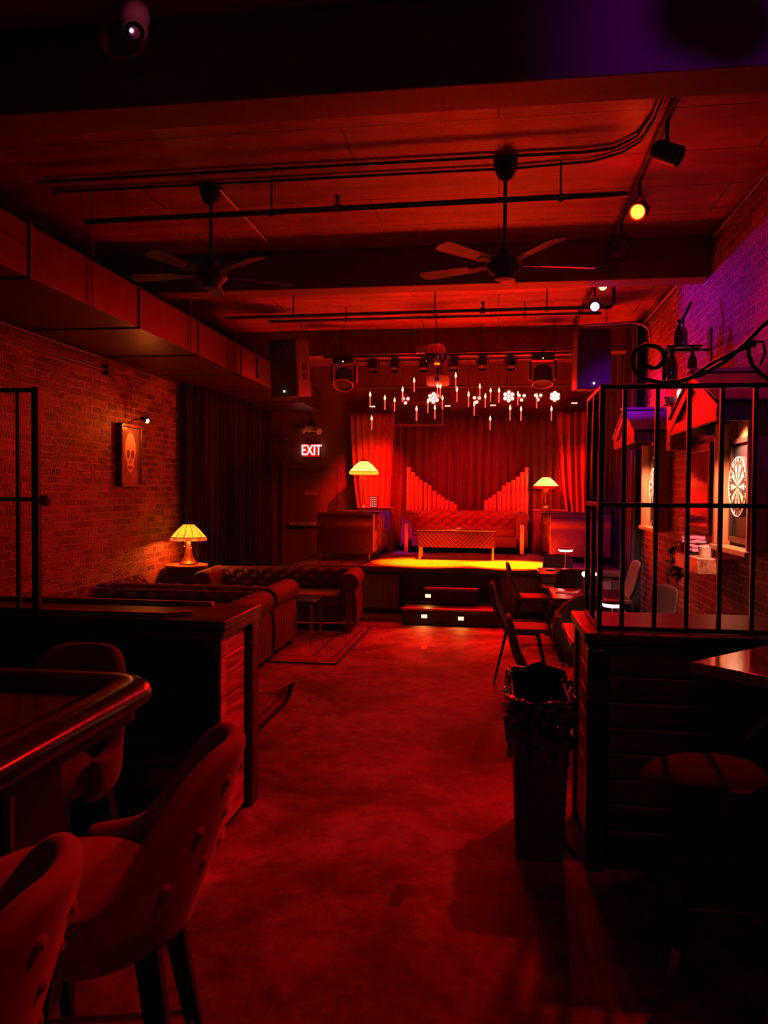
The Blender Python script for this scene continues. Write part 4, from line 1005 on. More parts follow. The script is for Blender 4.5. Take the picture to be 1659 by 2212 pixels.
def hood(label, yc, zap, zev, half, px, m_roof):
    """gabled hood over a dartboard: ridge sticks out of the wall along X"""
    t = thing('gabled_hood', label, 'roof hood', (XR, yc, 0), 0, 'dartboard hoods')
    sl = sqrt(half ** 2 + (zap - zev) ** 2); ang = atan2(zap - zev, half)
    for s_ in (-1, 1):
        M = Matrix.Translation((0, 0, zap)) @ Matrix.Rotation(-s_ * ang if s_ > 0 else ang, 4, 'X')
        # a run of overlapping shingle courses down the slope
        rb = MB(); rows = 3; rnd = random.Random(5)
        for r in range(rows):
            y0, y1 = sl * r / rows - .01, sl * (r + 1) / rows + .03; x = -px - .05; k = 0
            while x < -.002:
                w_ = min(rnd.uniform(.16, .22), -x); a, c = (y0, y1 + rnd.uniform(-.01, .01))
                yy0, yy1 = (a, c) if s_ > 0 else (-c, -a)
                rb.box(x + .002, yy0, .006 + .022 * 0 + (.012 if True else 0), x + w_ - .002, yy1, .030 + .002 * (k % 2), M @ Matrix.Translation((0, 0, .012 * r)) ); x += w_; k += 1
        rb.build('shingle_roof', m_roof, t, bevel=.003)
        db = MB().box(-px, min(0, s_ * sl), -.012, -.002, max(0, s_ * sl), .012, M); db.build('roof_deck', M_['woodhood'], t)
        bb = MB().box(-px - .035, min(0, s_ * (sl + .02)), -.07, -px - .010, max(0, s_ * (sl + .02)), .014, M); bb.build('barge_board', M_['woodhood'], t, bevel=.004)
        fs_ = MB().box(-px - .01, s_ * (half - .03), zev - .10, -.002, s_ * (half - .005), zev - .005); fs_.build('fascia', M_['woodhood'], t, bevel=.004)
    MB().ext([(-px + .005, -half + .04, zev - .02), (-px + .005, half - .04, zev - .02), (-px + .005, 0, zap - .03)], (-.012, 0, 0)).build('gable_panel', M_['woodhood'], t, smooth=0)
    MB().box(-px - .03, -half, zev - .10, -px - .004, half, zev - .015).build('tie_beam', M_['woodhood'], t, bevel=.005)
    MB().box(-px - .06, -.05, zap + .03, -.002, .05, zap + .06).build('ridge_cap', m_roof, t, bevel=.004)
    MB().cyl((-.25, 0, zev + .14), (-.25, 0, zev + .06), .02, .035, 14).build('lamp_socket', M_['black'], t)
    MB().ball((-.25, 0, zev + .05), .026, 12, 8).build('bulb', emit('hood_bulb', (1, .5, .25), 4), t)
    return t
hood('larger gabled wooden hood with shingles, above the dartboard in full view', 6.14, 2.52, 2.235, .70, .40, M_['woodroof'])
hood('smaller gabled wooden hood whose shingles glow purple, beyond the larger hood', 9.33, 2.57, 2.29, .74, .40, M_['woodroof'])
t = thing('lantern_light', 'small reddish lamp box on the brick wall between the two hoods', 'wall lamp', (XR, 7.95, 2.42))
MB().box(-.22, -.09, -.35, -.002, .09, .09).build('box', M_['woodred'], t, bevel=.005)
MB().ext([(-.27, -.12, .09), (-.27, .12, .09), (-.27, 0, .17)], (.27, 0, 0)).build('roof', M_['woodroof'], t, smooth=0)
MB().cyl((-.12, 0, .15), (-.12, 0, .20), .02, .03).ball((-.12, 0, .215), .026).build('bulb', emit('red_bulb_glow', (1, .18, .12), 9), t)
# bottle sconce
t = thing('bottle_sconce', 'wall shelf of standing bottles with an iron top, above the lamp box', 'bottle rack', (XR, 7.35, 2.62))
MB().box(-.40, -.20, .0, -.002, .20, .02).build('lower_shelf', M_['wooddark'], t, bevel=.004)
MB().box(-.40, -.15, .315, -.10, .15, .33).build('iron_plate', M_['black'], t, bevel=.003)
MB().tube([(-.24, .02, .33), (-.25, .03, .56), (-.22, -.02, .62)], .010, 8).tube([(-.24, 0, .58), (-.17, -.03, .73)], .012, 8).build('finial', M_['black'], t)
MB().box(-.012, -.05, .0, -.002, .05, .5).box(-.30, -.02, .30, -.005, .02, .316).build('bracket', M_['black'], t)
BP = [(.036, 0), (.038, .01), (.038, .17), (.03, .20), (.014, .235), (.0135, .30), (0, .30)]
for i, (x, y, mm, l) in enumerate(((-.34, .14, 'bottle', 'dark bottle at the inner end of the sconce shelf, beside the amber one'), (-.30, .05, 'bottleclear', 'amber bottle standing in the middle of the sconce shelf'), (-.34, -.05, 'bottle', 'dark bottle next to the amber one in the middle of the sconce shelf'), (-.18, -.14, 'bottle', 'dark bottle with purple reflection on the outer end of the sconce shelf'))):
    o = tag(MB().lathe(BP, 18).build('bottle', M_[mm], None, smooth=50), l, 'bottle', 'bottles on the wall sconce'); o.location = (XR + x, 7.35 + y, 2.64)
o = tag(MB().lathe(BP, 18).build('bottle', M_['bottleclear'], None, smooth=50), 'amber bottle standing on the iron plate of the sconce', 'bottle', 'bottles on the wall sconce'); o.location = (XR - .22, 7.40, 2.95); o.scale = (1, 1, .85)
o = tag(MB().lathe(BP, 18).build('bottle', M_['bottle'], None, smooth=50), 'dark bottle standing on the iron plate of the sconce', 'bottle', 'bottles on the wall sconce'); o.location = (XR - .28, 7.30, 2.95); o.scale = (1, 1, .8)
# mirror reflecting the stage
t = thing('wall_mirror', 'dark framed mirror on the brick wall reflecting the red organ pipes', 'mirror', (XR, 7.56, 1.70))
MB().box(-.03, -.40, -.36, -.004, .40, .36).build('glass', M_['tile'], t)
MB().box(-.045, -.44, .33, -.002, .44, .40).box(-.045, -.44, -.40, -.002, .44, -.33).box(-.045, -.44, -.33, -.002, -.38, .33).box(-.045, .38, -.33, -.002, .44, .33).build('frame', M_['wooddark'], t, bevel=.006)
# wall shelf and things on it
t = thing('wall_shelf', 'plain wooden box shelf on the brick wall below the mirror', 'shelf', (XR, 6.85, 1.06))
MB().box(-.30, -.42, -.04, -.002, .42, .085).build('shelf_box', M_['woodred'], t, bevel=.005)
t = thing('wire_basket', 'black wire basket standing on the wall shelf, holding folded pink cloths', 'basket', (1.66, 6.92, 1.145))
wb = MB()
for z in (.01, .10): wb.tube([(sx * .11, sy * .15, z) for sx, sy in ((-1, -1), (1, -1), (1, 1), (-1, 1))], .005, 6, closed=True)
for k in range(7):
    y = -.15 + .05 * k
    for sx in (-1, 1): wb.tube([(sx * .11, y, 0), (sx * .11, y, .10)], .004, 5)
wb.box(-.11, -.15, 0, .11, .15, .006); wb.build('wire', M_['black'], t)
rnd = random.Random(2)
for k in range(4):
    c = MB(); c.grid(lambda u, v: ((u - .5) * .19, (v - .5) * .25, .004 * sin(9 * u + k) + .004 * sin(7 * v)), 10, 10)
    o = c.build('folded_cloth', M_['pink'], None, solid=.028, smooth=60, bevel=.01); o.location = (1.66, 6.93 + .03 * k, 1.175 + .034 * k); o.rotation_euler = (0, 0, rnd.uniform(-.3, .3))
    tag(o, ('pink folded cloth at the bottom of the pile in the wire basket', 'pink folded cloth lying second from the bottom in the wire basket', 'pink folded cloth lying second from the top in the wire basket', 'crumpled pink cloth on top of the pile in the wire basket')[k], 'cloth', 'cloths in the basket')
o = tag(MB().lathe([(.045, 0), (.062, .085), (.066, .085), (.05, .004), (0, .004)], 24).build('white_cup', M_['white'], None), 'white paper cup on the wall shelf in front of the pink cloths', 'cup'); o.location = (1.66, 6.60, 1.145)
t = thing('trailing_plant', 'dark trailing plant hanging off the end of the wall shelf', 'plant', (1.64, 7.16, 1.145))
MB().lathe([(.04, 0), (.05, .07), (.045, .07), (0, .06)], 18).build('pot', M_['bronze'], t)
lf = MB(); rnd = random.Random(4)
for k in range(70):
    q = rnd.uniform(0, 2 * pi); L_ = rnd.uniform(.05, .30); r0 = rnd.uniform(.02, .10); b0 = Vector((r0 * cos(q) - .05, .05 + r0 * sin(q) + L_ * .3, .09 - L_ * 1.15 + rnd.uniform(-.02, .03)))
    d_ = Vector((rnd.uniform(-.5, .2), rnd.uniform(-.2, .7), rnd.uniform(-1, -.1))).normalized() * rnd.uniform(.05, .09); s_ = d_.cross(Vector((rnd.random(), rnd.random(), rnd.random()))).normalized() * .014
    lf.add([b0, b0 + d_ * .5 + s_, b0 + d_, b0 + d_ * .5 - s_], [(0, 1, 2, 3)])
for k in range(9):
    q = rnd.uniform(0, 2 * pi); lf.tube([(0, 0, .06), (.05 * cos(q) - .03, .07 + .04 * sin(q), .08), (.06 * cos(q) - .05, .12, -.05), (.06 * cos(q) - .05, .15 + .02 * sin(q), -.22)], .003, 4)
lf.build('foliage', M_['leaf'], t, smooth=0)
# ------------------------------------------------------------------ ceiling services
t = thing('air_duct', 'long square sheet metal air duct along the brick wall under the ceiling', 'air duct', (-3.67, 8, 3.28))
MB().box(-.5, -9.2, -.19, .5, 5.88, .17).build('duct_body', M_['duct'], t, bevel=.004)
for k, y in enumerate((-3.0, -1.35, .05, 1.45, 3.0, 4.4)):
    MB().box(-.512, y - .012, -.202, .512, y + .012, .182).build('seam_flange', M_['duct'], t)
MB().box(.5, 2.1, -.15, .52, 2.9, -.13).box(.5, 2.1, .11, .52, 2.9, .13).box(.5, 2.1, -.13, .52, 2.12, .11).box(.5, 2.88, -.13, .52, 2.9, .11).build('grille_frame', M_['duct'], t)
MB().box(.498, 2.12, -.13, .506, 2.88, .11).build('grille_opening', M_['matteblack'], t)
for y in (-2.2, -.2, 1.2, 3.6): MB().cyl((.52, y, -.2), (.52, y, .67), .006, n=6).build('hanger_rod', M_['steel'], t)
def pipe(name, label, pts, r, m, cat='pipe', extra=None):
    c = pts[0]; t = thing(name, label, cat, c)
    MB().tube([Vector(p) - Vector(c) for p in pts], r, 10).build('tube', m, t, smooth=60)
    if extra: extra(t, Vector(c))
    return t
def spr(xs, hx):
    def f(t, c):
        for x, y, z, up in xs:
            MB().lathe([(.030, -.03), (.030, .03), (.012, .035), (.012, .07), (.022, .085), (.02, .095), (0, .095)], 10, Vector((x, y, z)) - c).build('sprinkler_head', M_['bronze'], t)
        for x, y, z in hx:
            MB().tube([Vector((x, y, z - .03)) - c, Vector((x, y, ZC)) - c], .007, 6).tube([Vector((x + .026 * cos(q * pi / 6), y, z + .026 * sin(q * pi / 6))) - c for q in range(12)], .005, 5, closed=True).build('hanger', M_['black'], t)
    return f
pipe('sprinkler_pipe', 'dark sprinkler pipe crossing under the ceiling between the two ceiling fans', [(-3.15, 5.70, 3.70), (-1.2, 5.66, 3.70), (.86, 5.62, 3.70)], .021, M_['pipe'], 'pipe', spr([(-1.175, 5.66, 3.70, 1)], [(-1.67, 5.67, 3.70), (.41, 5.63, 3.70)]))
pipe('sprinkler_pipe', 'dark sprinkler pipe crossing the ceiling bay above the hanging loudspeakers', [(-3.1, 8.70, 3.62), (1.16, 8.62, 3.62), (1.19, 8.62, 3.66), (1.19, 8.62, ZC)], .021, M_['pipe'], 'pipe', spr([(-.18, 8.66, 3.62, 1)], [(-2.3, 8.69, 3.62), (-.7, 8.67, 3.62), (.5, 8.64, 3.62)]))
pipe('sprinkler_pipe', 'thin dark pipe running close above the mirror ball', [(-2.9, 9.75, 3.80), (1.2, 9.72, 3.80)], .018, M_['pipe'], 'pipe', spr([], [(-1.9, 9.74, 3.80), (.3, 9.73, 3.80)]))
pipe('conduit', 'thin electrical conduit crossing the ceiling and bending towards the track lights', [(-3.4, 5.48, 3.93), (-2.2, 5.47, 3.93), (0, 5.462, 3.93), (.55, 5.46, 3.93), (.74, 5.42, 3.93), (.86, 5.26, 3.93), (.90, 5.0, 3.93), (.90, 4.0, 3.93)], .011, M_['pipe'], 'conduit')
pipe('conduit', 'second thin electrical conduit running just behind another across the ceiling', [(-3.4, 5.685, 3.932), (-2.2, 5.68, 3.932), (-.35, 5.67, 3.932), (.1, 5.672, 3.932), (.62, 5.62, 3.932), (.80, 5.50, 3.932), (.90, 5.34, 3.932), (.93, 5.06, 3.932), (.93, 4.0, 3.932)], .010, M_['pipe'], 'conduit')
pipe('conduit', 'pale conduit running from the ceiling fan near the duct to the second beam', [(-2.10, 5.75, 3.92), (-2.10, 7.30, 3.92)], .009, mat('pale_conduit', (.5, .42, .4), .35, metal=.7), 'conduit')
pipe('conduit', 'dark conduit dropping down the second beam beside the air duct', [(-2.06, 7.37, 3.90), (-3.05, 7.37, 3.90), (-3.12, 7.37, 3.87), (-3.13, 7.37, 3.50)], .009, M_['pipe'], 'conduit')
pipe('conduit', 'upper of two conduits fixed along the painted brick wall under the air duct', [(-4.17, 3.2, 3.06), (-4.17, 9.9, 3.05)], .014, M_['duct'], 'conduit')
def jb(t, c):
    MB().box(-.022, 4.75, -.05, .03, 4.90, .06).build('junction_box', M_['matteblack'], t, bevel=.004)
    MB().tube([(.01, 4.9, -.03), (.03, 5.15, .0), (.02, 5.3, -.10), (.012, 5.32, -.5), (.01, 5.30, -.52)], .004, 5).build('cable', M_['rubber'], t)
pipe('conduit', 'lower of two conduits on the painted brick wall, ending in a black junction box', [(-4.17, 3.2, 2.93), (-4.17, 7.98, 2.93)], .012, M_['duct'], 'conduit', jb)
pipe('conduit', 'metal conduit curving down to the tall wing curtain near the purple lamp', [(.95, 9.25, 3.56), (1.48, 9.25, 3.58), (1.60, 9.25, 3.56), (1.67, 9.25, 3.50), (1.69, 9.25, 3.40)], .013, M_['steel'], 'conduit')
pipe('conduit', 'conduit running in the corner between ceiling and whitewashed brick wall', [(1.81, 2.0, 3.86), (1.81, 7.38, 3.86)], .016, M_['pipe'], 'conduit')
pipe('conduit', 'conduit in the ceiling corner beyond the second beam above the purple brick', [(1.81, 7.68, 3.80), (1.81, 10.3, 3.80)], .02, M_['pipe'], 'conduit')
# fans
def fan(label, loc, drop, ph):
    t = thing('ceiling_fan', label, 'ceiling fan', loc, ph, 'ceiling fans')
    MB().lathe([(0, 0), (.085, 0), (.08, -.06), (.05, -.12), (.02, -.14), (0, -.14)], 24).build('canopy', M_['matteblack'], t)
    MB().cyl((0, 0, -.1), (0, 0, -drop + .1), .013, n=10).build('down_rod', M_['matteblack'], t)
    MB().lathe([(0, -drop + .12), (.04, -drop + .11), (.06, -drop + .06), (.115, -drop + .03), (.125, -drop - .02), (.09, -drop - .06), (.07, -drop - .07), (.065, -drop - .10), (0, -drop - .11)], 28).build('motor', M_['matteblack'], t)
    for k in range(5):
        q = 2 * pi * k / 5; M = Matrix.Rotation(q, 4, 'Z') @ Matrix.Translation((0, 0, -drop + .0)) @ Matrix.Rotation(.2, 4, 'X')
        MB().ext([(.20, -.045, 0), (.60, -.065, 0), (.64, -.05, 0), (.655, 0, 0), (.64, .05, 0), (.60, .065, 0), (.20, .045, 0)], (0, 0, .008), M).build('blade', M_['fanwood'], t)
        MB().ext([(.09, -.02, -.004), (.26, -.03, -.004), (.26, .03, -.004), (.09, .02, -.004)], (0, 0, .006), M).build('blade_arm', M_['matteblack'], t)
    return t
fan('dark ceiling fan on a long rod in the middle of the ceiling', (.03, 5.57, ZC), .72, .25)
fan('dark ceiling fan on a long rod near the air duct', (-2.18, 5.79, ZC), .66, .6)
# track and spotlights
def track(label, y0, y1, z):
    t = thing('light_track', label, 'light track', (.98, (y0 + y1) / 2, z))
    MB().box(-.018, (y0 - y1) / 2, -.02, .018, (y1 - y0) / 2, .02).build('rail', M_['black'], t, bevel=.003)
    for y in (y0 + .15, y1 - .15): MB().cyl((0, y - (y0 + y1) / 2, .02), (0, y - (y0 + y1) / 2, ZC - z), .008, n=8).build('hanger', M_['black'], t)
    return t
track('black light track fixed to the ceiling in front of the second beam', 4.0, 7.37, 3.90)
track('black light track fixed to the ceiling behind the second beam', 7.72, 10.9, 3.86)
track('black light track at the ceiling in front of the first beam', .6, 3.6, 3.90)
def spot(label, y, z, target, lens=None, x=.98, zr=3.88, L=.17, r=.06):
    t = thing('track_spotlight', label, 'spotlight', (x, y, z), 0, 'track spotlights')
    M = (Vector(target) - Vector((x, y, z))).to_track_quat('Z', 'Y').to_matrix().to_4x4()
    MB().lathe([(0, -L * .5), (r * .75, -L * .5), (r * .95, -L * .38), (r, L * .5), (r * .88, L * .5), (r * .80, L * .42), (0, L * .40)], 20, M=M).build('can', M_['matteblack'], t)
    MB().tube([(0, 0, zr - z), (0, 0, r + .05)], .012, 8).tube([M @ Vector((r + .012, 0, 0)), Vector((0, 0, r + .06)), M @ Vector((-r - .012, 0, 0))], .007, 6).build('yoke', M_['black'], t)
    if lens: MB().lathe([(0, L * .43), (r * .78, L * .43), (r * .70, L * .47), (0, L * .49)], 20, M=M).build('lens', lens, t)
    return t
LO = emit('spot_lens_orange', (1, .34, .01), 9, False); LR = emit('spot_lens_red', (1, .16, .06), 9, False); LP = emit('spot_lens_purple', (.75, .35, 1), 8, False)
SP1, SP2, SP3 = (.98, 5.87, 3.67), (.98, 7.85, 3.65), (.98, 8.49, 3.60)
spot('unlit black track spotlight tilted towards the whitewashed brick wall', 4.95, 3.69, (2.2, 4.3, 2.9), None)
spot('track spotlight glowing bright orange in front of the second beam', *SP1[1:], (-.6, 1.6, 1.6), LO)
spot('unlit track spotlight tucked close to the second beam', 6.72, 3.69, (.2, 8.2, 3.0), None)
spot('small track spotlight glowing red behind the second beam', *SP2[1:], (.5, 3.6, 2.0), LR, zr=3.84, L=.14, r=.05)
spot('track spotlight glowing purple near the top of the brick wall', *SP3[1:], (.7, 5.0, 2.6), LP, zr=3.84, r=.055)
spot('added black track spotlight above the bar, out of view, aimed at the stools', 2.36, 3.74, (-.72, 1.45, .95), LR)  # can added out of view to give the stool fill a source
spot('black track spotlight whose shadow falls on the first beam', 1.7, 3.66, (1.6, 3.7, 3.4), None)
# security camera
t = thing('security_camera', 'white turret security camera with a glowing dot hanging from the ceiling before the first beam', 'security camera', (-1.735, 3.60, ZC))
MB().lathe([(0, 0), (.066, 0), (.068, -.01), (.066, -.075), (.060, -.085), (0, -.085)], 28).build('mount', M_['white'], t)
M = Matrix.Translation((0, 0, -.105)) @ Euler((.55, -.18, 0)).to_matrix().to_4x4()
MB().ball((0, 0, -.105), .061, 24, 16).build('turret_ball', M_['white'], t)
MB().lathe([(0, -.058), (.040, -.053), (.046, -.046), (.043, -.040)], 24, M=Matrix.Translation((0, 0, -.105)) @ Euler((-.75, -.35, 0)).to_matrix().to_4x4()).build('lens_window', mat('camera_window', (.015, .012, .014), .1), t)
MB().ball((0, 0, -.058), .009, 10, 8).add([], []).build('infrared_dot', emit('ir_dot', (.85, .35, 1), 9, False), t).matrix_local = Matrix.Translation((0, 0, -.105)) @ Euler((-.95, -.15, 0)).to_matrix().to_4x4()
# ------------------------------------------------------------------ rig over the stage
def speaker(label, loc, rz, tilt):
    t = thing('hanging_loudspeaker', label, 'loudspeaker', loc, rz, 'hanging loudspeakers')
    M = Euler((tilt, 0, 0)).to_matrix().to_4x4()
    MB().ext([(-.20, -.17, -.36), (.20, -.17, -.36), (.215, .12, -.36), (.12, .20, -.36), (-.12, .20, -.36), (-.215, .12, -.36)], (0, 0, .72), M).build('cabinet', mat('loudspeaker_paint', (.10, .075, .075), .5, scale=40), t, bevel=.008)
    MB().box(-.195, -.182, -.35, .195, -.168, .35, M).build('front_grille', mat('loudspeaker_grille', (.055, .045, .045), .6, scale=200), t)
    hd = MB()
    for z in (.02, -.10): hd.box(.196, -.05, z - .045, .212, .05, z + .045, M)
    hd.build('handle_recess', M_['rubber'], t)
    MB().ball(M @ Vector((.0, -.186, -.29)), .012, 10, 8).build('power_led', emit('speaker_led', (.6, .6, 1), 7, False), t)
    for sx in (-1, 1): MB().tube([M @ Vector((sx * .17, .0, .36)), (sx * .17, .02, ZC - loc[2])], .006, 6).ball((sx * .17, .015, .36 + .5 * (ZC - loc[2] - .36)), .016).build('hanging_chain', M_['steel'], t)
    return t
speaker('black loudspeaker hanging beside the end of the air duct', (-2.66, 9.92, 3.225), -.28, .10)
speaker('purple-lit loudspeaker hanging beside the tall wing curtain', (1.12, 9.92, 3.27), .06, .05)
# lighting bars
def bar(label, x0, x1, y, z, r=.022):
    t = thing('lighting_bar', label, 'lighting bar', ((x0 + x1) / 2, y, z)); h = (x1 - x0) / 2
    MB().cyl((-h, 0, 0), (h, 0, 0), r, n=12).build('tube', M_['pipe'], t)
    for k in range(4):
        x = -h * .85 + 2 * h * .85 * k / 3; MB().cyl((x, 0, 0), (x, 0, ZC - z), .007, n=8).build('hanger', M_['black'], t)
    return t
bar('black lighting bar just in front of the third beam holding dim stage lamps', -2.45, 1.0, 10.92, 3.54)
bar('black lighting bar at the back of the stage holding the glowing red lamps', -2.3, 1.5, 13.12, 3.40)
bar('slender black lighting bar above the middle of the stage', -2.45, 1.2, 12.05, 3.66, .018)
# truss diagonals on the third beam
t = thing('beam_truss', 'thin steel truss bars along the face of the third beam', 'truss', (-.75, 11.06, 3.6))
tr = MB().box(-1.8, -.02, .27, 1.75, .0, .285).box(-1.8, -.02, -.01, 1.75, .0, .006)
for k in range(9): tr.tube([(-1.75 + .39 * k, -.01, 0), (-1.75 + .39 * (k + .5), -.01, .27), (-1.75 + .39 * (k + 1), -.01, 0)], .006, 5)
tr.build('bars', M_['pipe'], t)
EDGE = emit('par_edge_glow', (1, .14, .10), 8, False)
def par_can(loc):
    t = thing('par_can', 'black stage lamp with a thin glowing edge hanging in front of the third beam', 'stage light', loc, 0, 'dim stage lamps on the front bar')
    M = Matrix.Rotation(radians(155), 4, 'X')
    MB().lathe([(0, -.10), (.05, -.10), (.07, -.06), (.075, .08), (.066, .08), (.06, .05), (0, .05)], 18, M=M).build('housing', M_['matteblack'], t)
    MB().obox((0, -.055, -.005), (.05, .012, .016)).build('edge_glow', EDGE, t)
    MB().tube([(-.085, 0, 0), (-.085, .0, .08), (0, .0, .13), (.085, 0, .08), (.085, 0, 0)], .006, 6).build('yoke', M_['black'], t)
    return t
p0 = par_can((FRONT_PARS[0][0], FRONT_PARS[0][1] - .03, FRONT_PARS[0][2] + .0))
for p in FRONT_PARS[1:]: dup(p0, (p[0], p[1] - .03, p[2]))
# glowing LED pars at the back
LED = emit('led_red_glow', (1, .055, .045), 22)
def led_par(loc, sc, lab, grp):
    t = thing('led_par', lab, 'stage light', loc, 0, grp); r = .065 * sc ** .5
    MB().lathe([(0, .10), (r * 1.1, .10), (r * 1.25, 0), (r * 1.2, -.02), (r * 1.15, .0), (0, .004)], 20, M=Matrix.Rotation(-pi / 2, 4, "X")).build('housing', M_['matteblack'], t)
    g = MB(); n = 3 if sc < 1.3 else 7
    g_r = .026 if n == 3 else .030
    for k in range(n):
        if n == 7 and k == 6: g.ball((0, -.012, 0), g_r, 10, 6, (1, .4, 1)); continue
        m = 6 if n == 7 else n; q = 2 * pi * k / m + .5; g.ball((r * .72 * cos(q), -.012, r * .72 * sin(q)), g_r, 10, 6, (1, .4, 1))
    g.build('led_cluster', LED, t)
    MB().tube([(-r * 1.3, .05, 0), (-r * 1.3, .05, .08), (0, .05, 3.40 - loc[2]), (r * 1.3, .05, .08), (r * 1.3, .05, 0)], .006, 6).build('yoke', M_['black'], t)
LBL = ['small red glowing LED lamp at the back of the stage, beside the vent grille', 'large red glowing LED cluster in front of the vent grille', 'small red glowing LED lamp in the middle of the stage ceiling', 'largest red glowing LED cluster over the stage, beside a smaller lamp', 'red glowing LED lamp touching the largest cluster at the back of the stage', 'red glowing LED lamp second from the wing curtain end of the back bar', 'wide red glowing LED lamp closest to the wing curtain on the back bar']
for p, l in zip(BACK_PARS, LBL): led_par(p[:3], p[3], l, 'red lamps on the back lighting bar')
SLT = emit('slit_glow', (1, .14, .10), 9, False)
for p, l in zip(SLIT_PARS, ('flat lamp with a short glowing slit below the large LED cluster', 'flat lamp with a short glowing slit over the middle of the stage', 'flat lamp with a short glowing slit next to the purple-lit loudspeaker', 'flat lamp with a short glowing slit above the red drape and tall stage lamp')):
    t = thing('slit_lamp', l, 'stage light', p, 0, 'slit lamps on the back lighting bar')
    MB().box(-.06, 0, -.03, .06, .10, .06).build('housing', M_['matteblack'], t, bevel=.008)
    g = MB()
    for k in range(4): g.ball((-.036 + .024 * k, -.004, 0), .011, 8, 6)
    g.build('slit', SLT, t); MB().tube([(0, .05, .05), (0, .05, 3.40 - p[2])], .006, 6).build('yoke', M_['black'], t)
# moving heads
def moving_head(label, loc, tilt):
    t = thing('moving_head', label, 'stage light', loc, 0, 'moving head stage lights')
    MB().box(-.15, -.09, .10, .15, .09, .21).build('base', M_['matteblack'], t, bevel=.02)
    for s_ in (-1, 1): MB().box(s_ * .165 - .016, -.06, -.16, s_ * .165 + .016, .06, .10).build('yoke_arm', M_['matteblack'], t, bevel=.012)
    M = Matrix.Translation((0, 0, -.10)) @ Matrix.Rotation(tilt, 4, 'X')
    MB().lathe([(0, -.15), (.06, -.15), (.12, -.09), (.13, .02), (.135, .12), (.12, .12), (.10, .10), (0, .10)], 24, M=M).build('head', M_['matteblack'], t)
    MB().tube([M @ Vector((.135 * cos(2 * pi * k / 24), .135 * sin(2 * pi * k / 24), .12)) for k in range(24)], .008, 6, closed=True).build('head_ring', mat('reddish_ring', (.5, .3, .28), .35), t)
    MB().cyl((0, 0, .21), (0, 0, 3.54 - loc[2] + .02), .02, n=8).build('clamp', M_['black'], t)
    MB().ball((0, -.092, .12), .008, 8, 6).build('status_led', emit('status_dot', (1, .7, .6), 5, False), t)
moving_head('big moving head lamp hanging beside the air duct loudspeaker', (-2.13, 10.80, 3.32), radians(150))
moving_head('big moving head lamp hanging beside the purple-lit loudspeaker', (.58, 10.80, 3.32), radians(165))
# mirror ball
t = thing('mirror_ball', 'mirror ball hanging from the ceiling in front of the stage', 'mirror ball', (-.79, 10.0, 3.385))
mb = MB(); R0, nb = .148, 14
for i in range(nb):
    f0, f1 = pi * i / nb + .006, pi * (i + 1) / nb - .006; nn = max(4, int(2 * nb * sin(pi * (i + .5) / nb)))
    for k in range(nn):
        a, c = 2 * pi * k / nn + .02, 2 * pi * (k + 1) / nn - .02
        mb.add([(R0 * sin(f) * cos(q), R0 * sin(f) * sin(q), R0 * cos(f)) for f, q in ((f0, a), (f1, a), (f1, c), (f0, c))], [(0, 1, 2, 3)])
MB().ball((0, 0, 0), .145, 24, 16).build('core', M_['matteblack'], t)
mb.build('mirror_tiles', M_['tile'], t, smooth=0)
MB().cyl((0, 0, .14), (0, 0, ZC - 3.385), .006, n=8).lathe([(0, .145), (.03, .145), (.02, .18), (0, .18)], 12).build('hanger', M_['black'], t)
# projector
t = thing('projector', 'pale ceiling projector hanging below the mirror ball', 'projector', (-.92, 12.03, 3.35))
MB().box(-.17, -.14, -.07, .17, .14, .07).build('casing', mat('projector_casing', (.55, .40, .38), .45), t, bevel=.025)
MB().cyl((0, -.13, .0), (0, -.165, 0), .035, .03, 18).build('lens_barrel', M_['black'], t); MB().ball((0, -.165, 0), .022).build('lens', M_['bag'], t)
MB().cyl((0, 0, .07), (0, 0, 3.66 - 3.35), .018, n=10).build('mount_pole', M_['black'], t)
tag(MB().box(-.08, -.03, -.05, .08, .03, .05).cyl((0, 0, .05), (0, 0, ZC - 3.52), .008, n=6).build('junction_box', mat('grey_purple_box', (.45, .35, .4), .5), None, bevel=.004), 'small pale box hanging from the ceiling beside the mirror ball', 'junction box').location = (-1.0, 10.35, 3.52)
# floating candles
FL = emit('candle_flame', (1, .16, .06), 12, False); WX = mat('candle_wax', (.80, .55, .45), .5, scale=20)
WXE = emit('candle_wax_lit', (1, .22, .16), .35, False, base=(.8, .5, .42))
def candle(loc):
    t = thing('hanging_candle', 'small lit white candle hanging on a thread over the stage', 'candle', loc, 0, 'candles hanging over the stage')
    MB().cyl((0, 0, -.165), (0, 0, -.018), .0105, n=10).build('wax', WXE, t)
    MB().lathe([(0, -.02), (.012, -.008), (.017, .006), (.012, .028), (.004, .055), (0, .062)], 10).build('flame', FL, t)
    MB().cyl((0, 0, .06), (0, 0, ZC - loc[2]), .0012, n=4).build('thread', M_['rubber'], t)
    return t
cd = candle(CANDLES[0])
for p in CANDLES[1:]:
    c = dup(cd, p)
    for ch in c.children:
        if ch.name.startswith('thread'): ch.scale = (1, 1, 1)
# ------------------------------------------------------------------ light
RED = (1, .004, .003); DEEP = (1, .0015, .001); ORG = (1, .038, .0003); WARM = (1, .15, .02); PUR = (.40, .004, 1)
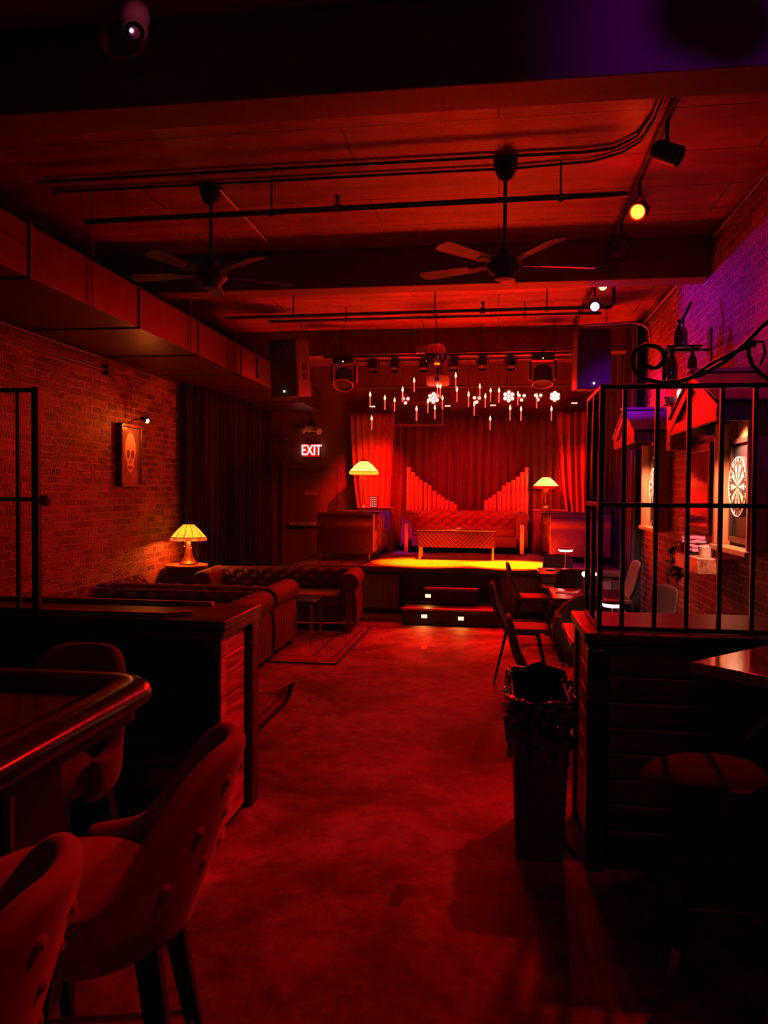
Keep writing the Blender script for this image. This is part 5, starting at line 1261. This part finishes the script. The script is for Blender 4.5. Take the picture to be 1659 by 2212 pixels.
# stage wash from the front bar on to the stage floor, with the hot spots on the rug
light('SPOT', 'stage_wash', (.36, 10.98, 3.36), ORG, 34000, .05, (.20, 11.15, ZS), 31, .8)
light('SPOT', 'stage_wash', (-.82, 10.98, 3.36), ORG, 20000, .05, (-.95, 11.25, ZS), 35, .9)
light('SPOT', 'sofa_wash', (-1.2, 10.9, 3.36), RED, 800, .05, (-.55, 13.8, 1.55), 46, .9)
light('SPOT', 'floor_wash', (-.2, 10.75, 3.40), RED, 750, .05, (-.28, 9.0, 0), 40, 1)
light('SPOT', 'drape_wash', (-.42, 11.2, 3.40), RED, 1800, .05, (1.5, 13.9, 1.7), 26, .9)
light('SPOT', 'drape_wash', (-1.2, 11.2, 3.40), RED, 1700, .05, (-2.2, 13.9, 1.8), 30, .9)
# red LED pars at the back of the stage face the room
for p in BACK_PARS:
    light('SPOT', 'led_par_beam', (p[0], p[1] - .06, p[2]), DEEP, 120 * p[3], .05, (p[0] * .5 - .5, 5.5, 0.6), 90, .9)
# track lamps, with added fills for stools, boards and security camera
light('SPOT', 'track_beam', (SP1[0] - .06, SP1[1] - .12, SP1[2] - .09), RED, 150, .04, (-.1, 2.2, 0), 90, 1)
light('SPOT', 'track_beam', (SP1[0] - .07, SP1[1] - .11, SP1[2] - .10), RED, 750, .04, (-1.27, 3.8, .62), 17, .7)
light('SPOT', 'track_beam', (SP1[0] + .04, SP1[1] - .10, SP1[2] - .10), RED, 22, .04, (1.75, 5.7, 2.6), 80, 1)
light('SPOT', 'track_beam', (SP1[0] - .05, SP1[1] - .12, SP1[2] - .10), RED, 120, .04, (.0, 4.0, 0), 32, 1)
light('POINT', 'track_spill', (SP1[0] - .06, SP1[1] - .13, SP1[2] - .10), RED, 5, .04)
light('SPOT', 'track_beam', (SP2[0] - .02, SP2[1] - .12, SP2[2] - .08), RED, 110, .04, (-3.6, 6.2, 1.0), 100, 1)
light('SPOT', 'track_purple', (SP3[0] + .05, SP3[1] - .10, SP3[2] - .02), PUR, 26, .03, (1.9, 7.6, 3.75), 140, 1)
light('SPOT', 'track_purple', (SP3[0] + .03, SP3[1] - .06, SP3[2] - .08), PUR, 130, .03, (1.45, 9.5, 2.7), 60, 1)
light('SPOT', 'added_red_fill', (.98, 2.3, 3.70), RED, 270, .04, (-.72, 1.45, .95), 30, .8)  # fill added out of view to brighten the bar stools
light('SPOT', 'added_red_fill', (.98, 1.74, 3.60), (1, .004, .12), 70, .04, (.50, 3.5, .62), 15, 1)  # added fill that picks out the shiplap boards, from a can without lens
light('SPOT', 'added_camera_fill', (1.0, .7, 3.62), (1, .10, .20), 60, .02, (-1.735, 3.60, 3.86), 2.7, .5)  # added narrow beam that brightens only the security camera, no fixture
light('SPOT', 'track_purple', (1.0, .9, 3.62), (.5, .02, 1), 70, .03, (1.5, 3.72, 3.75), 60, .8)
light('SPOT', 'moving_head_beam', (-2.06, 10.70, 3.00), PUR, 260, .04, (-1.72, 12.75, 1.0), 15, .6)
# lamps
light('POINT', 'corner_lamp_bulb', (LT[0] + .05, LT[1] - .07, LT[2] + .335), WARM, 13, .03)
light('POINT', 'corner_lamp_bulb', (LT[0] - .06, LT[1] + .03, LT[2] + .335), WARM, 13, .03)
light('POINT', 'tall_stage_lamp_bulb', (-2.25, 13.42, ZS + .742 + .60), (1, .02, .008), 40, .05)
light('POINT', 'short_stage_lamp_bulb', (.81, 13.58, ZS + .732 + .40), (1, .02, .008), 30, .05)
light('POINT', 'picture_bulb_light', (XL + .255, 8.50, 2.40), (1, .16, .02), 8, .02)
for yc, zl in ((6.14, 2.235), (9.33, 2.29)): light('SPOT', 'hood_lamp', (XR - .27, yc, zl), (1, .36, .20), 230, .03, (XR - .08, yc, 1.66), 100, .7)
light('POINT', 'table_lamp_light', (.80, 9.45, .93), (1, .2, .1), 1.0, .04)
light('POINT', 'table_lamp_light', (.745, 5.25, .895), (1, .2, .11), 1.8, .04)
for x, y, z in ((-.32 - .56, 9.68 - .05, .115), (.13 - .56, 9.68 - .05, .10), (-.31 - .56, 9.68 + .35, .315)):
    light('SPOT', 'step_lamp', (x, y, z + .02), (1, .42, .06), 2.2, .02, (x, y - .16, 0), 110, .8)
w = bpy.data.worlds.new('dark'); S.world = w; w.use_nodes = True
w.node_tree.nodes['Background'].inputs['Color'].default_value = (.0, .0, .0, 1)
w.node_tree.nodes['Background'].inputs['Strength'].default_value = 0

# ------------------------------------------------------------------ camera
YAW, PIT, ROL = radians(8.2), radians(-1.48), radians(.43)
f = Vector((-sin(YAW) * cos(PIT), cos(YAW) * cos(PIT), sin(PIT))); r = Vector((cos(YAW), sin(YAW), 0)); u = r.cross(f)
r2 = cos(ROL) * r + sin(ROL) * u; u2 = -sin(ROL) * r + cos(ROL) * u
cam = bpy.data.cameras.new('camera'); co = bpy.data.objects.new('camera', cam); COL.objects.link(co)
co.matrix_world = Matrix(((r2.x, u2.x, -f.x, 0), (r2.y, u2.y, -f.y, 0), (r2.z, u2.z, -f.z, 1.65), (0, 0, 0, 1)))
cam.sensor_fit = 'AUTO'; cam.sensor_width = 36; cam.lens = 36 * 1700 / 2212; cam.clip_start = .05
S.camera = co
S.view_settings.view_transform = 'Standard'; S.view_settings.look = 'None'; S.view_settings.gamma = 1; S.view_settings.exposure = 0
S.view_settings.use_curve_mapping = False
cy = S.cycles; cy.use_denoising = True; cy.denoiser = 'OPENIMAGEDENOISE'; cy.max_bounces = 8; cy.diffuse_bounces = 4; cy.glossy_bounces = 4
cy.sample_clamp_indirect = 40; cy.caustics_reflective = False; cy.caustics_refractive = False; cy.use_light_tree = True
